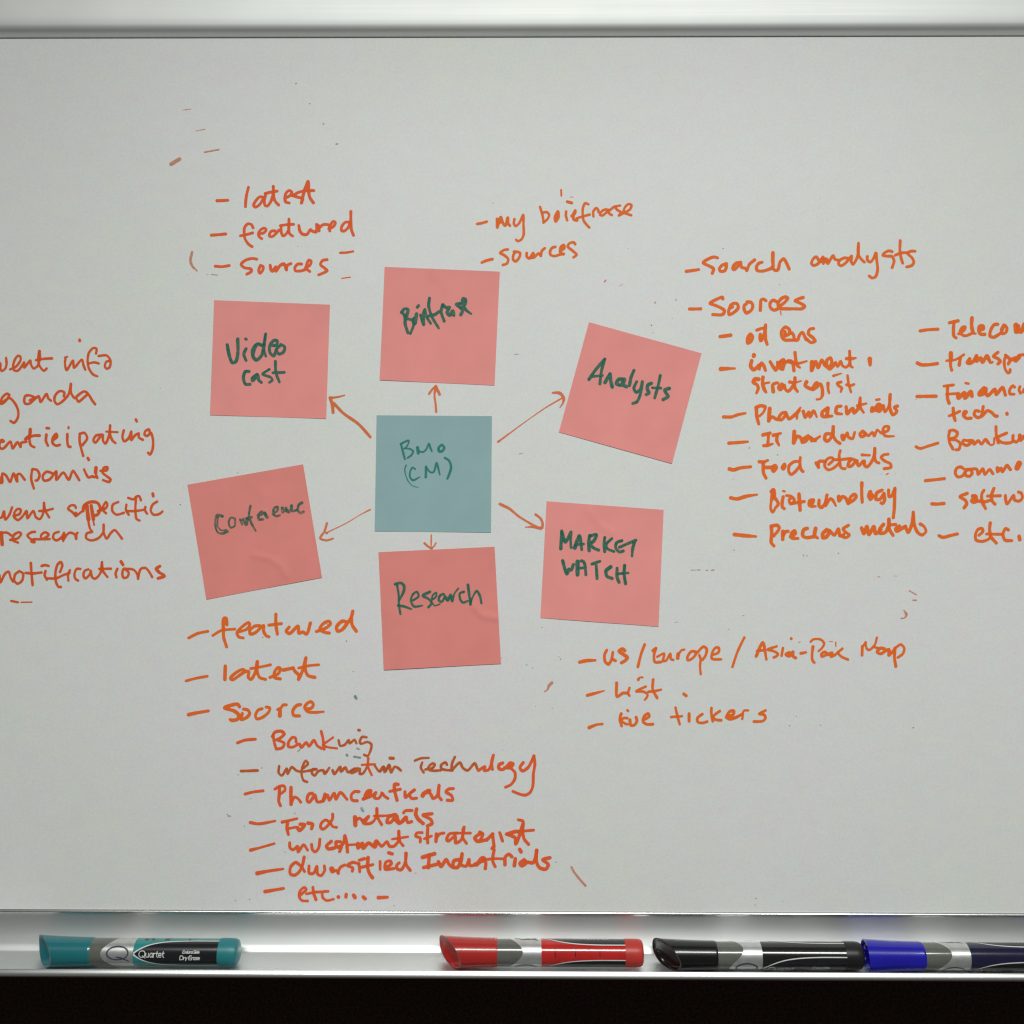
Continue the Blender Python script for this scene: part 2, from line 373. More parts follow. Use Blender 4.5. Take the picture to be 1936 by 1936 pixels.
INK_TEXT = '''
# list written above the video cast note: latest
@ 355 330 6 34 o
w36 332,297 400,295 455,292
688,145 668,230 658,300 655,365
865,260 820,252 770,300 747,350 765,370 810,345 860,270
885,220 868,300 878,352 900,358 940,310 966,230 970,135
970,135 975,230 990,300 1030,345
877,215 940,200 1015,188
1110,265 1160,238 1180,200 1152,180 1115,210 1102,260 1110,310 1150,323
1190,240 1250,205 1320,185 1380,182 1430,182
1195,240 1250,258 1305,275 1290,325
w38 1290,322 1310,230 1335,150 1365,78 1370,180 1385,260 1425,320
# list written above the video cast note: featured
@ 355 330 6 33 o
w36 268,688 350,682 430,674
742,605 720,565 680,560 645,600 640,660 650,730 690,790 730,818
598,695 670,680 735,662
810,672 860,662 890,625 870,607 830,625 803,670 810,705 840,728
990,640 955,640 930,665 928,700 955,705 1000,670 1035,630
1060,590 1060,650 1080,695 1110,680 1145,620 1148,510
1148,505 1145,600 1155,670 1190,698
1050,580 1120,568 1200,565
w36 1260,578 1272,640 1300,675 1350,680 1395,625 1410,640 1455,650 1465,568
1460,565 1490,585 1490,640
1490,605 1540,567 1600,570
1600,615 1650,592 1675,545 1655,530 1620,570 1605,610 1612,640
1830,540 1790,540 1745,595 1745,635 1770,642 1820,600 1840,540
w36 1850,420 1850,520 1855,620 1880,690
# list written above the video cast note: sources
@ 355 330 6 34 o
312,1040 390,1045 470,1032
782,960 740,952 660,970 605,1020 640,1055 720,1075 722,1098 670,1130
820,1040 805,1090 820,1120 848,1090 855,1045 825,1030
w38 935,1030 945,1080 960,1095 1000,1050 1000,1095 1050,1030 1090,1015 1120,1080
1120,1080 1130,1030 1170,1010
1290,1015 1250,1015 1215,1055 1220,1090 1270,1095 1330,1080
1335,1055 1385,1030 1400,985 1375,970 1350,1020 1350,1070 1385,1100
1580,965 1530,975 1505,1020 1550,1060 1580,1090 1540,1115 1485,1138
w28 1730,888 1800,885 1875,872
w14 1745,1178 1800,1170 1845,1165
# list beside the briefcase note: my briefcase
@ 885 345 6 30 q
w34 105,470 160,460 210,445
w34 330,415 332,510 370,395 400,470 420,490 450,400 455,470 475,490
w36 335,430 345,460 365,450
525,415 520,470 540,495 580,460 625,370 628,480 628,600 600,650 560,665 545,650
815,275 835,340 850,400 855,455
845,345 890,335 920,370 900,415 855,455
w38 1018,332 988,395 995,440 1022,395 1022,340
1112,330 1110,380 1125,430
w36 1176,380 1210,350 1215,318 1195,360 1200,420 1235,428
1235,405 1300,385 1380,364
1365,248 1330,235 1305,280 1300,360 1310,430 1345,480 1375,510
1422,385 1420,330 1455,290 1475,310 1480,335
1570,305 1530,315 1495,365 1520,375 1570,340 1600,315
1590,310 1600,350 1630,370
1600,320 1660,275 1725,262
1670,280 1690,310 1735,340 1710,375
1710,375 1780,340 1840,300 1852,255 1820,245 1780,280 1765,340 1800,355 1850,372
w24 1055,85 1058,150
w34 1125,218 1175,232
w8 1158,165 1190,165
# list beside the briefcase note: sources
@ 885 345 6 32 q
w34 155,908 210,885 275,870
450,760 410,765 365,800 410,825 455,870 440,920 395,935
520,785 550,785 590,800 580,850 540,895 512,875 515,820 540,790
665,800 665,840 690,860 740,800 745,850 800,805 825,835
825,830 835,780 870,745
690,860 740,850
990,730 955,740 930,780 935,820 975,835 1050,815 1085,810
w34 1045,775 1090,745 1085,710 1055,730 1045,790 1080,815
1215,700 1200,680 1150,690 1130,725 1180,770 1230,820 1195,850
# right hand list: search analysts
@ 1285 450 6 37 q
75,378 150,368 215,358
430,225 390,215 320,240 265,280 330,315 385,350 370,400
530,292 480,310 450,350 460,375 510,372 530,320 525,290
690,280 640,285 600,345 615,360 660,320 690,275 700,330 745,345 760,370
765,362 790,300 850,248
935,275 900,285 870,330 880,368 940,375 1040,345
w42 1058,168 1056,250 1060,320
1045,330 1080,365 1110,365 1140,270 1180,235 1210,280 1242,352
@ 1460 450 6 34 q
530,260 500,213 470,230 445,290 470,312 520,290 550,250
545,270 575,215 580,290
555,240 620,240 630,290 690,200 710,240 750,250
w50 560,260 610,262
870,230 820,225 760,260 755,300 780,315 830,285 880,225 900,205 895,260
895,268 915,298 950,250 975,180 978,58
978,58 978,190 1010,240 1045,273
1078,210 1080,250 1110,273 1150,230 1175,170 1185,250 1195,360 1170,440 1130,453 1100,430
1360,155 1330,145 1270,170 1255,195 1300,205 1360,210 1382,260 1360,335
1452,30 1448,130 1460,220 1480,285
1395,195 1460,170 1540,165
1620,150 1580,148 1535,170 1590,230 1606,280 1580,313 1525,328
# right hand list: sources
@ 1285 450 6 38 q
112,805 170,805 238,803
490,690 485,672 430,690 347,740 420,770 508,825 490,865 375,868
580,760 555,830 560,868 620,840 665,790 650,745 600,745 580,790 600,780
755,750 735,760 730,800 755,850 810,820 830,770 810,730 765,725
915,820 918,760 925,702 950,692 978,710
1100,722 1060,705 1025,740 1030,790 1070,818 1120,800
1140,770 1200,720 1225,680 1200,667 1150,690 1115,750 1130,795 1200,802 1300,803 1390,800 1418,775 1370,740 1310,712 1350,690 1400,675
w14 1145,830 1150,870
# right hand list: oil gas
@ 1345 605 6 38 q
w42 98,188 150,182 218,172
440,158 415,190 412,262 450,240 468,190 445,160 425,200 425,250
515,115 560,98 605,90
w42 555,165 550,200 558,232
w38 570,230 600,160 615,55 612,150 615,220 632,275
850,178 880,160 885,110 840,80 800,115 795,180 830,225 890,228 935,225 930,170 910,145 870,165
835,130 835,180
935,225 975,228 1000,170 1030,140 1060,190 1075,220
1158,97 1115,105 1100,155 1150,200 1178,238 1130,255 1085,220
# right hand list: investment
@ 1345 605 6 38 q
w50 108,555 w42 170,552 w26 265,549
@ 1405 660 7.728 52 q
w62 158,85 155,100
w60 125,170 w56 110,250 150,300 200,270 230,235 w50 235,290
w50 235,280 270,205 300,240 325,310
w52 395,185 440,260 475,305 505,240 w44 500,190
w64 560,190 550,280
w56 510,220 590,155 600,190 575,290
w52 620,190 700,175 730,230 742,315
w60 660,175 740,200 w50 790,210 w30 930,175
w48 757,50 770,160 790,240 w34 830,270
w64 1005,190 w58 1000,310
w50 1010,300 1060,180 1095,270 1150,160 1190,230
w52 1190,230 1250,270 1295,200 1275,130 1225,160 1220,240 1265,290 1320,240 1350,200
w44 1350,210 1380,250 1425,180 1450,240 1500,265 1550,220 1555,30
w46 1555,30 1560,180 1565,240 w36 1600,268
w50 1510,138 1580,140 w34 1645,130
w72 1850,145 w52 1855,230
# right hand list: strategist
@ 1405 660 7.728 52 q
w60 225,440 170,440 150,480 w50 210,530 220,580 w40 195,640
w54 290,410 285,500 310,590 w40 335,630
w34 320,500 380,488
w58 440,620 w50 435,520 480,495 505,495
w56 565,515 520,560 540,590 600,530
w50 600,530 620,590 655,615 720,550 755,470 w54 757,420
w50 757,420 755,560 w40 795,620
w52 680,480 w40 750,490 w26 845,465
w62 925,480 w54 905,530 960,570 1010,585
w50 1010,585 1070,490 1090,500 1020,590 1070,560 1130,510 1155,580 1155,680 w36 1130,725 1075,735
w50 1240,500 w40 1240,580 1255,640
w42 1320,390 w22 1435,355
w46 1430,480 1375,500 1390,530 1440,570 w34 1425,625
w40 1525,385 1540,500 1575,625
w40 1510,520 1560,535 1620,515
# right hand list: pharmaceuticals
@ 1355 745 5.4423 36 q
w34 70,235 150,235 220,212 w24 295,197
@ 1415 740 6.6621 46 q
w52 100,210 w46 105,310 w38 130,410
w44 95,200 160,180 210,195 w34 190,260 140,310
w54 268,215 w46 255,370
w42 260,360 300,320 350,350 390,355
w42 470,265 420,275 380,350 410,360 475,290
w42 480,285 510,345 590,285 w30 655,205
w42 640,240 610,290 w32 610,340
w42 690,250 715,325 760,260 775,320 w40 820,245 w32 860,320
w50 1000,210 w46 930,260 930,310 w40 1050,310
w50 1000,215 990,300
w44 1165,185 1115,195 1105,270 w36 1175,285
w46 1230,195 1245,280 1290,230 1315,215 1330,270 1390,200 w40 1408,80
w40 1408,80 1410,200 w34 1450,265
w40 1370,180 w28 1485,152
w32 1610,105 1650,100
w58 1560,210 1555,245
w44 1580,240 1680,190 1640,160 1600,220 1650,250 1690,180
w38 1700,180 1720,255 1770,180 w44 1785,40
w42 1785,50 1780,200 1820,295 1870,250 1840,200 w46 1875,185
# right hand list: IT hardware
@ 1355 745 5.4423 36 q
w36 125,505 200,500 w26 320,490
@ 1430 790 7.1556 46 q
w52 90,230 w44 185,205
w46 165,220 155,360
w46 100,375 150,375 w30 220,350
w50 230,235 w34 330,208
w50 285,230 275,300 w34 305,370
w54 513,185 w50 505,340 550,250 590,260 w44 620,330
w44 700,240 640,280 620,330 660,320 730,260 745,310 800,290 w34 860,250
w40 740,270 800,310
w48 1000,215 940,220 925,290 960,315 1020,250 1040,130 w50 1040,120
w44 1040,150 1045,250 1080,310 1130,345
w66 1165,245 1175,285
w42 1185,280 1230,205 1245,260 1300,280 w38 1330,195
w46 1440,180 1400,220 1420,255 1480,220 1450,190
w40 1470,210 1515,240 1570,195 1595,245 w34 1635,165 1690,210
w40 1700,200 1780,170 1790,120 1740,115 1710,170 1740,240 w30 1860,248
# right hand list: food retails
@ 1355 745 5.4423 36 q
w38 130,770 170,780 240,760 w30 350,748
@ 1425 850 9.66 56 q
w64 100,220 180,225 w56 255,195
w70 175,240 172,330 w62 180,430 w56 225,520
w66 200,325 330,325
w80 390,300 350,320 360,385 410,330
w66 545,280 520,330 540,350 570,300 560,270
w58 820,215 740,220 650,290 640,400 680,455 750,410 840,300
w56 850,145 845,280 870,370 900,400
w70 1140,245 w56 1185,325
w62 1180,310 1190,220 1240,210 1310,220
w54 1370,270 1450,190 1440,150 1380,150 1310,210 1300,310 1360,370 1450,340 1560,250
w56 1580,20 1560,100 1570,220 1590,320 1640,350 1670,345
w56 1450,180 1560,185 1700,170 1770,165
@ 1550 840 9.66 62 q
650,290 590,270 530,330 520,400 570,400 640,330 680,300
670,310 710,390 800,305 810,340
810,310 820,390 860,410 950,310 1000,180 1003,75
w58 1003,75 1000,240 1030,320 1080,340
w60 770,192 w44 910,200
w56 1245,180 1160,195 1120,240 1180,300 1290,360 1300,420 1250,435 1175,443
w10 1110,545 1125,545
w26 1215,550 1250,530
w8 1375,532 1390,532
# right hand list: biotechnology
@ 1370 850 4.83 34 q
w34 55,440 110,450 200,425 w20 295,411
@ 1445 905 7.4308 52 q
w70 125,165 120,230 w40 95,330 92,430 118,468 140,440
w56 100,180 140,200 140,260 w44 180,310 195,360 155,410
w36 265,172 285,178
w50 265,255 250,340 w44 255,400 280,420
w42 310,235 380,250 420,290 400,350 365,350 350,290 390,270
w50 370,350 430,340 w44 560,320
w54 487,215 495,330 503,440
w50 670,350 690,300 640,310 630,370 660,385 w34 720,388
w48 770,300 770,380 800,405 850,350 880,230
w44 870,300 860,380 930,280 960,300 w32 1005,380
w52 1045,250 1050,310 1100,250 1140,270 1180,345
w48 1180,340 1230,320 1290,250 1270,220 1210,260 1200,310
w54 1370,60 w46 1368,190 1375,330
w56 1490,185 w50 1465,240 1490,290 1520,240 1480,190
w50 1655,160 1580,200 1570,290 1620,290 1680,210
w48 1680,210 1690,300 1660,350 1640,340
w48 1745,160 1755,250 1790,240 1835,135
w48 1835,135 1830,300 1825,430 1812,545
# right hand list: precious metals
@ 1370 850 4.83 34 q
w36 90,775 180,785 w24 285,793
@ 1445 960 6.0375 40 q
w44 80,210 85,300 w38 80,400 110,435
w40 80,210 150,200 170,230 w34 110,320
w46 212,270 210,360
w40 215,320 240,275 270,268
w40 300,330 355,290 345,260 310,290 310,340 w34 385,350
w42 490,235 450,250 440,320 480,340 560,330
w44 585,235 575,320 w34 610,345
w46 700,260 665,300 670,340 710,330 w38 740,270 710,245
w38 740,255 800,310 845,240 860,310
w36 960,200 900,240 920,270 970,310 930,340 890,320 910,300
w36 860,320 900,325
w42 1110,230 1135,295 1170,215 1195,305 1250,215 1270,295 1330,250
w42 1360,190 1320,240 1320,290 1380,280 1420,200 w46 1422,130
w44 1422,140 1425,240 w34 1470,315
w36 1430,195 1500,190
w46 1540,210 w42 1500,240 1510,265 1570,235 1610,210
w40 1610,210 1640,280 1680,200 w36 1700,50
w38 1700,60 1720,220 1760,290 1800,310 w32 1845,270 1820,210 w40 1780,185
# far right list: Telecom
@ 1725 595 9.156 54 q
w56 135,280 250,262 440,250
w60 640,140 790,105
w58 720,130 710,260 720,370 755,400
w54 800,330 900,260 910,210 870,215 830,280 850,340 920,365 1010,330
w66 1030,55 1025,200 1050,310
w40 1050,320 1095,330
w60 1150,270 1230,240 1220,195 1160,200 1150,290 1180,335 1250,340
w58 1475,165 1420,170 1350,280 1345,370 1400,390 1520,325
1580,180 1540,260 1560,330 1620,300 1635,230 1590,180 1560,260
w90 1790,180 1800,290
w80 1830,200 1830,280 1880,290 1940,170
# far right list: transportation
@ 1725 595 9.156 58 q
w60 85,835 150,865 280,865 430,845
w74 665,665 665,760
w56 665,760 660,880 680,960
w44 590,795 720,785 800,750 890,690
w60 830,740 810,870
w66 990,765 950,830 980,840 1060,800 1110,710
w66 1105,720 1110,800 1180,750 1210,820 1290,715 1330,790
w44 1330,780 1350,830 1385,820
w56 1480,650 1400,720 1480,760 1520,810 1480,850
w50 1620,700 1590,800 1610,950 1660,1010 1690,990 1690,950
w58 1610,700 1690,780 1660,850
w80 1740,770 1840,740
w80 1840,740 1790,790
w52 1840,700 1950,690
# far right list: financial
@ 1725 595 9.156 54 q
w60 80,1415 220,1412 410,1410
w50 545,1235 710,1215
w58 610,1230 605,1340 610,1460 635,1530
w46 590,1375 750,1365
w44 920,1182 970,1193
w70 790,1370 795,1440 900,1350 910,1440 1010,1330 1030,1410
w74 1240,1270 1170,1340 1160,1380 1260,1340 1270,1280
w60 1260,1340 1300,1400 1430,1290 1450,1380 1560,1260 1610,1390
w52 1770,1255 1740,1230 1680,1310 1690,1370 1760,1375
w52 1860,1245 1845,1300 1870,1360
w60 1940,1290 1920,1330
# far right list: tech
@ 1725 595 9.156 54 q
w58 705,1615 715,1740 740,1830
w50 635,1750 740,1710 820,1670
w60 890,1740 930,1680 900,1680 885,1740 930,1790 1015,1790
w56 1150,1670 1090,1660 1070,1730 1130,1780 1210,1750
w58 1225,1590 1210,1740 1300,1660 1370,1690 1430,1750 1465,1755
w60 1635,1705 1638,1720
# far right list: banking
@ 1725 790 7.8857 44 q
w44 55,430 110,455 220,425 380,375
w44 560,190 540,270 555,370 605,465
w46 550,195 600,180 670,220 650,280 570,310
w44 560,320 660,335 710,380 690,470 650,475
w46 830,340 760,335 750,380 810,410 870,370 830,340 900,340 920,390 980,340 1030,390 1090,320 1130,370
w32 1130,370 1170,405 1210,390 1220,300
w46 1245,130 1250,250 1280,370
w46 1405,225 1270,300 1320,360 1460,370 1500,345
w46 1500,265 1500,330 1550,360 1600,300
w60 1600,260 1610,330 1660,280
# far right list: commodities
@ 1725 790 7.8857 46 q
w48 195,935 300,925 475,905
w46 760,755 720,730 660,750 640,830 680,880 750,860 800,770
w46 850,765 790,800 800,860 850,870 890,820 870,780 820,765
w46 860,765 960,765 980,840 1050,760 1080,840 1150,770 1200,830
w50 1265,745 1270,800 1320,750 1340,800 1410,710 1460,770
w90 1590,680 1560,745
# far right list: software
@ 1725 790 7.8857 48 q
w52 290,1280 350,1285 470,1275
w50 815,1125 710,1175 790,1230 810,1280 770,1340
w60 900,1165 940,1170 950,1220
w50 930,1180 880,1240 910,1260 970,1240 1080,1250 1150,1230
w48 1065,1080 1035,1130 1040,1250 1090,1350
w46 1120,1165 1310,1160
w50 1215,1050 1180,1150 1190,1240 1230,1285
w46 1385,1155 1390,1220 1410,1280 1510,1155 1520,1220 1590,1240 1640,1190 1620,1120 1580,1105
# far right list: etc
@ 1725 790 7.8857 48 q
w50 395,1755 450,1780 560,1755 670,1730
w46 990,1750 1050,1690 1040,1650 980,1660 940,1740 950,1820 1040,1840 1130,1810 1160,1780
w50 1160,1565 1150,1660 1170,1770 1250,1865
w44 1105,1730 1330,1735
w48 1430,1670 1390,1650 1350,1740 1380,1820 1480,1830
w56 1590,1765 1600,1815
# left list: event info
@ 0 630 6 28 r
-20,330 5,345 5,400 20,428 60,400 75,350 70,280
115,410 180,380 235,300 230,262 205,255 165,310 150,380 160,420 200,425 250,370 275,330 275,390 345,310 350,350 385,400 430,370
w36 448,205 440,270
430,370 455,280 450,200 435,300 450,370 500,425 530,400
w30 410,305 500,290 590,285
w22 765,265 735,275
745,275 738,340 755,418 830,310 840,390 930,300 950,370 968,412
1090,230 1095,175 1065,165 1010,220 995,320 1010,400 1060,470 1105,488
1000,345 1070,330 1120,342
1120,258 1210,252 1255,310 1240,390 1210,402 1190,375 1210,320 1240,315
w34 903,75 905,85
# left list: agenda
@ 0 630 6 30 r
-10,790 20,800 90,735 105,700 80,685 20,740 10,800 60,760 110,735 160,780 205,870 205,950 160,1015 120,995
400,730 340,705 290,710 275,770 290,800 340,795 400,740 440,715 460,780 530,690 550,740 580,765
w34 340,760 400,735
725,715 730,670 680,655 625,710 620,770 650,805 700,780 780,690 805,575 805,670 850,735 890,700 955,660 995,680 940,740 890,775 870,745
990,680 1010,700 1045,760 1080,805
# left list: participating
@ 0 780 6 30 r
-20,330 45,325 20,310 0,340 0,400 30,410 120,330 145,405 200,335 235,390 240,345 300,330
w38 345,190 335,260 300,290
345,190 335,300 350,370 390,392
w34 290,300 380,262 450,260
w32 527,250 522,320 545,375
w30 530,175 555,178
w32 605,310 650,270 640,240 600,290 600,350 640,375 680,365
w32 765,245 765,330 780,385 800,388
w26 778,165 778,178
905,240 905,330 925,420 945,490
905,240 960,230 990,290 935,370
1150,250 1090,260 1060,320 1080,340 1140,270 1165,250 1170,320 1195,350 1240,250 1250,145
1250,145 1250,250 1280,320 1310,345
w24 1205,215 1335,222
1405,200 1390,280 1410,325 1460,290 1490,215 1490,310 1530,260 1575,235 1575,280 1620,308
1700,220 1690,190 1650,210 1640,250 1670,265 1710,230 1735,300 1730,420 1700,475 1680,455
w32 1542,78 1552,98
# left list: companies
@ 0 780 6 30 r
w40 -10,790 20,790 20,740
20,740 30,690 70,715 115,785 155,690 195,780 200,700 225,695 280,760
365,650 355,750 385,860
370,640 420,650 450,710 420,770 405,770
600,690 530,670 485,720 500,770 560,760 640,665 640,760 720,680 780,760 830,660 860,700 900,765
w26 640,720 640,680
955,645 980,700 1005,735 1050,720
w42 1090,625 1085,680
1060,730 1100,730
1090,700 1105,740
1140,660 1215,650 1220,620 1180,625 1165,680 1210,720 1255,760 1240,785 1170,765
w34 997,515 1008,535
# left list: event specific
@ 0 925 5.8545 28 r
-10,320 20,310 45,245 60,335 100,290 135,200
150,295 220,270 230,225 200,215 160,260 160,310 200,340 250,300 295,240 305,320 370,240 400,310 440,330 480,260 488,150
488,150 500,230 545,310
435,240 510,235 585,215
w24 495,190 485,230
840,205 830,180 780,180 755,215 800,250 840,290 900,250
w40 840,290 840,265
w34 920,240 930,180 1000,140 1080,150 1110,210 1080,280 1050,290
w46 960,180 980,330
w40 1010,180 1035,330
w26 975,330 1000,440 1020,465
w22 1030,330 1043,395
1085,240 1170,210 1190,170 1175,140 1140,200 1140,230 1175,265
w36 1120,220 1150,220
1310,140 1250,170 1245,240 1290,280 1370,260
1400,170 1395,230 1425,280
1420,95 1480,110 1510,80 1540,75 1560,120
1505,100 1500,230 1515,330 1545,345
1400,240 1500,240 1600,225
1610,195 1605,230 1630,270
1740,135 1690,170 1670,240 1700,280 1770,270 1798,245
w32 1692,48 1697,75
# left list: research
@ 0 925 5.8545 28 r
w40 15,480 25,610
20,480 80,480 125,510
115,560 200,540 235,490 215,475 160,500 140,560 200,590
390,470 350,475 305,510 340,550 370,560
w40 355,575 378,580
380,550 470,550 540,500 500,475 455,510 460,545 550,550
650,470 600,490 590,540 625,565 690,520 710,480 700,570
w36 680,540 720,510
700,560 770,480 830,500 845,550 850,490 860,480
1020,470 960,490 955,540 1010,565 1090,540 1145,470 1148,390 1150,480 1180,545 1230,480 1270,450 1310,490 1350,545
# left list: notifications
@ 0 925 5.8545 28 r
-5,950 5,1030 60,930 95,910 120,980 145,1020
215,905 170,940 160,1010 195,1045 245,1010 255,930 215,905
w30 342,815 350,930 362,1060
w30 285,925 370,930 460,920
w30 505,905 495,950 520,1000
w30 462,848 500,838 540,848
w30 665,915 690,840 675,805 640,830 615,920 620,1020 650,1080 675,1080
530,985 620,985 700,950 770,925
w28 775,895 755,940 758,1010
890,880 850,880 825,940 835,990 865,1010
980,885 940,900 925,960 945,985 1000,930 1005,900 1020,970 1050,990 1110,930 1130,805
1130,805 1140,900 1190,970
w28 1100,880 1230,878
1300,880 1280,930 1290,975
w34 1340,800 1362,835
1420,880 1370,880 1355,940 1370,980 1410,970 1425,920 1390,885 1480,890 1520,940 1530,990
1530,980 1560,880 1610,870 1650,910 1685,970
w36 1770,850 1730,880 1760,915
w34 1755,915 1820,960 1750,985
# marks under the left list
@ 0 925 5.8545 24 r
w26 125,1235 200,1250
w14 235,1250 355,1248
# list under the conference note: featured
@ 340 1150 5.3667 30 q
w30 90,300 180,255 285,232
w28 335,275 420,225 560,210
w34 478,165 470,100 450,100 440,200
w32 445,190 445,290 475,390
590,240 680,210 710,165 700,145 640,180 580,250 600,290 645,300
w32 810,175 760,180 710,225 715,260 760,250 850,175 850,230 880,280 905,288
w34 975,60 975,160 990,260
w32 905,170 1030,155
w34 1110,190 1080,230 1110,255 1200,180 1210,250 1250,240 1285,260 1325,150
w32 1385,235 1480,200 1530,155 1515,130 1450,160 1420,215 1480,245 1515,250
w36 1700,140 1650,130 1590,190 1600,230 1640,220 1700,150 1740,90 1755,30
w36 1740,100 1750,170 1790,230
# list under the conference note: latest
@ 340 1150 5.3667 32 q
w28 65,735 160,710 280,688
w36 462,585 458,720
w32 670,640 640,620 560,660 515,710 530,725 590,690 670,640 700,640 695,700 720,720 765,650 785,540
w32 790,540 785,640 810,700 870,720
w28 720,610 840,590 920,572
915,700 1000,660 1020,610 1000,600 960,650 960,700 1020,715
w38 1050,625 1150,605
w34 1150,605 1170,640 1210,680 1205,720 1250,620 1280,500 1270,600 1300,680 1370,700
w28 1205,605 1320,580 1410,572
# list under the conference note: source
@ 340 1150 5.3667 32 q
w36 90,1078 170,1060 w28 290,1040
@ 400 1300 6.44 38 q
w44 340,230 320,200 270,205 160,245 280,285 330,330 320,380 240,395 w34 225,385
w40 375,315 360,385 430,360 465,310 440,270 390,260
w36 615,255 570,270 535,340 550,378 620,360 700,290 710,245 665,235
w50 835,275 832,340
w36 805,265 850,240 870,210 910,208
w40 1085,205 1040,215 990,280 1000,335 1070,343
w38 1160,260 1220,245 1240,200 1215,170 1165,190 1135,240 1170,290 1240,300 w26 1365,292
# list under the conference note: Banking
@ 430 1360 6.2323 34 o
w36 120,275 200,245 330,232
540,180 550,260 575,345
w38 530,200 560,150 640,140 670,170 620,220 580,240
600,245 670,280 650,330 580,350
w34 810,265 800,215 770,210 720,270 720,320 770,325 850,290 870,330 930,270 960,315 1020,245 1060,310 1110,340
w34 1105,140 1125,220 1140,350
w28 1245,212 1170,265 1125,300 1180,325 1290,340
d30 1310,245 1330,310 1380,300 1430,245 1440,280 1500,240 1520,280
d30 1640,210 1590,205 1560,260 1570,285 1650,265 1695,290 1685,370 1650,430 1610,415
d34 1545,125 1558,128
# list under the conference note: information technology
@ 430 1360 6.2323 32 o
d34 160,608 250,605 355,600
d30 610,550 605,630 640,660 700,580 710,640 760,560 810,600 860,615 950,605 1050,585
d30 900,570 950,520 925,485 885,560 875,650 900,720 940,735
d32 1050,585 1000,590 1000,640 1030,660 1070,610 1130,600 1145,640 1200,570
d34 1240,600 1260,640 1330,560 1340,610 1390,565 1420,620 1500,580
d30 1540,575 1480,590 1460,630 1520,610 1560,580 1560,640 1590,640 1650,540 1660,460
w28 1658,450 1660,560 1700,655
w28 1585,535 1650,530 1740,530
d30 1740,550 1790,610 1850,570 1850,620 1900,540
@ 720 1400 5.6824 28 o
d30 -10,330 30,280 50,330 90,260 110,340 150,280 180,290 215,320
d34 100,188 135,190
d26 365,215 430,190 515,185
d28 445,235 430,290 460,340
d28 480,310 560,290 580,255 560,245 510,290 520,315 640,320
d30 710,260 700,235 650,260 650,300 700,315 770,320
d30 795,175 765,250 765,310 850,235 880,290 930,320 1010,245 1040,310
w32 1050,320 1120,280 1110,320 1160,310 1210,155 1190,230 1200,310
w36 1310,240 1270,260 1270,300 1310,310 1360,270 1390,240 1420,250 1390,290 1330,290
w32 1400,300 1440,340 1440,410 1400,470 1340,500
w34 1530,235 1495,290 1520,325 1580,290 1645,165
w32 1645,165 1655,250 1640,350 1630,500 1600,560 1550,585 1480,570 1420,545
# list under the conference note: pharmaceuticals
@ 430 1360 6.2323 34 o
w34 208,878 300,855 420,840
w38 615,790 610,900 605,960 625,1015
w34 560,820 620,785 670,785 680,830 620,880
w42 750,800 748,900 750,1000
750,1000 790,915 830,930 865,975
w38 1000,870 960,880 940,960 960,975 1010,920 1030,890 1060,970 1120,960 1150,880
w36 1130,960 1180,890 1200,950 1260,870 1280,940 1330,860 1410,940
w36 1550,850 1500,850 1460,890 1470,950 1530,958
w40 1600,935 1670,890 1690,840 1660,840 1620,900
w34 1600,940 1700,900 1750,860 1730,920 1780,930 1830,870 1850,900 1890,930
@ 720 1400 5.6824 34 o
w28 10,560 40,600 80,620
w38 185,470 150,470 150,540 175,640
w32 95,545 210,522
w34 260,550 265,610 320,560 360,530
w32 360,530 310,580 330,620 385,618
w50 520,540 460,570 450,590
w34 500,535 540,580 560,620 600,600 625,480 625,600 650,635
w34 780,515 730,520 700,550 760,590 770,640 715,640
# list under the conference note: food retails
@ 460 1520 6.0375 36 o
w36 80,210 170,225 w28 365,192
w38 445,205 w28 615,165
w38 505,210 500,280 515,345
w30 510,280 600,262
w42 620,270 640,300 680,270 700,235 650,230
w42 740,215 790,230 780,280
w34 1000,220 940,180 890,220 885,270 910,285 960,250 1020,160 1020,115
w32 1000,220 1020,255 1065,265
w50 1275,150 1280,240
w34 1280,190 1330,160 1360,190 1430,140 1400,190
w34 1360,180 1370,215 1410,225 1470,210 1520,140 1525,50
w36 1525,50 1530,140 1580,235
w30 1495,135 1660,130 1740,115
w38 1720,120 1660,150 1640,210 1680,210 1750,130 1770,190 1800,210 1860,150
@ 720 1400 5.6824 34 o
w34 150,850 200,890 270,820 290,880 330,870
w34 245,775 260,755 335,750
w42 385,735 375,790 400,840 455,890
w36 550,785 455,800 540,850 550,890 500,915
# list under the conference note: investment strategist
@ 460 1520 6.0375 36 o
w40 85,525 w30 180,500 w28 355,450
w34 530,440 535,500 570,520 620,480 625,545 690,465 735,525
w34 780,460 790,520 820,545 860,500 875,400
w40 1005,425 950,480 970,510 1040,500
w38 1110,430 1060,430 1070,490 1120,480 1100,540
w38 1100,500 1150,430 1160,360 1180,440 1190,545
w28 1200,465 1290,460
w44 1310,450 1310,500 1360,450 1370,500 1430,445 1480,475
w56 1520,430 1500,480
w36 1540,440 1580,480 1640,430 1670,480 1720,480 1770,420 1775,310
w34 1775,310 1790,430 1825,475
w28 1700,400 1880,372
@ 760 1530 5.3667 32 o
w30 205,235 150,240 140,270 185,290 185,330
w34 262,190 258,280 262,340
w26 225,298 300,270
w36 350,250 345,325
w30 350,290 380,250 425,240
w32 560,240 480,250 455,310 470,320 540,270 545,340 600,310 630,180
w30 620,200 620,290 655,345
w28 540,240 695,240
w38 800,240 740,290 760,320 850,310
w34 800,300 820,250 w34 790,230
w38 860,310 920,250
w32 920,260 935,380
w38 925,385 915,395
w32 992,235 1020,320
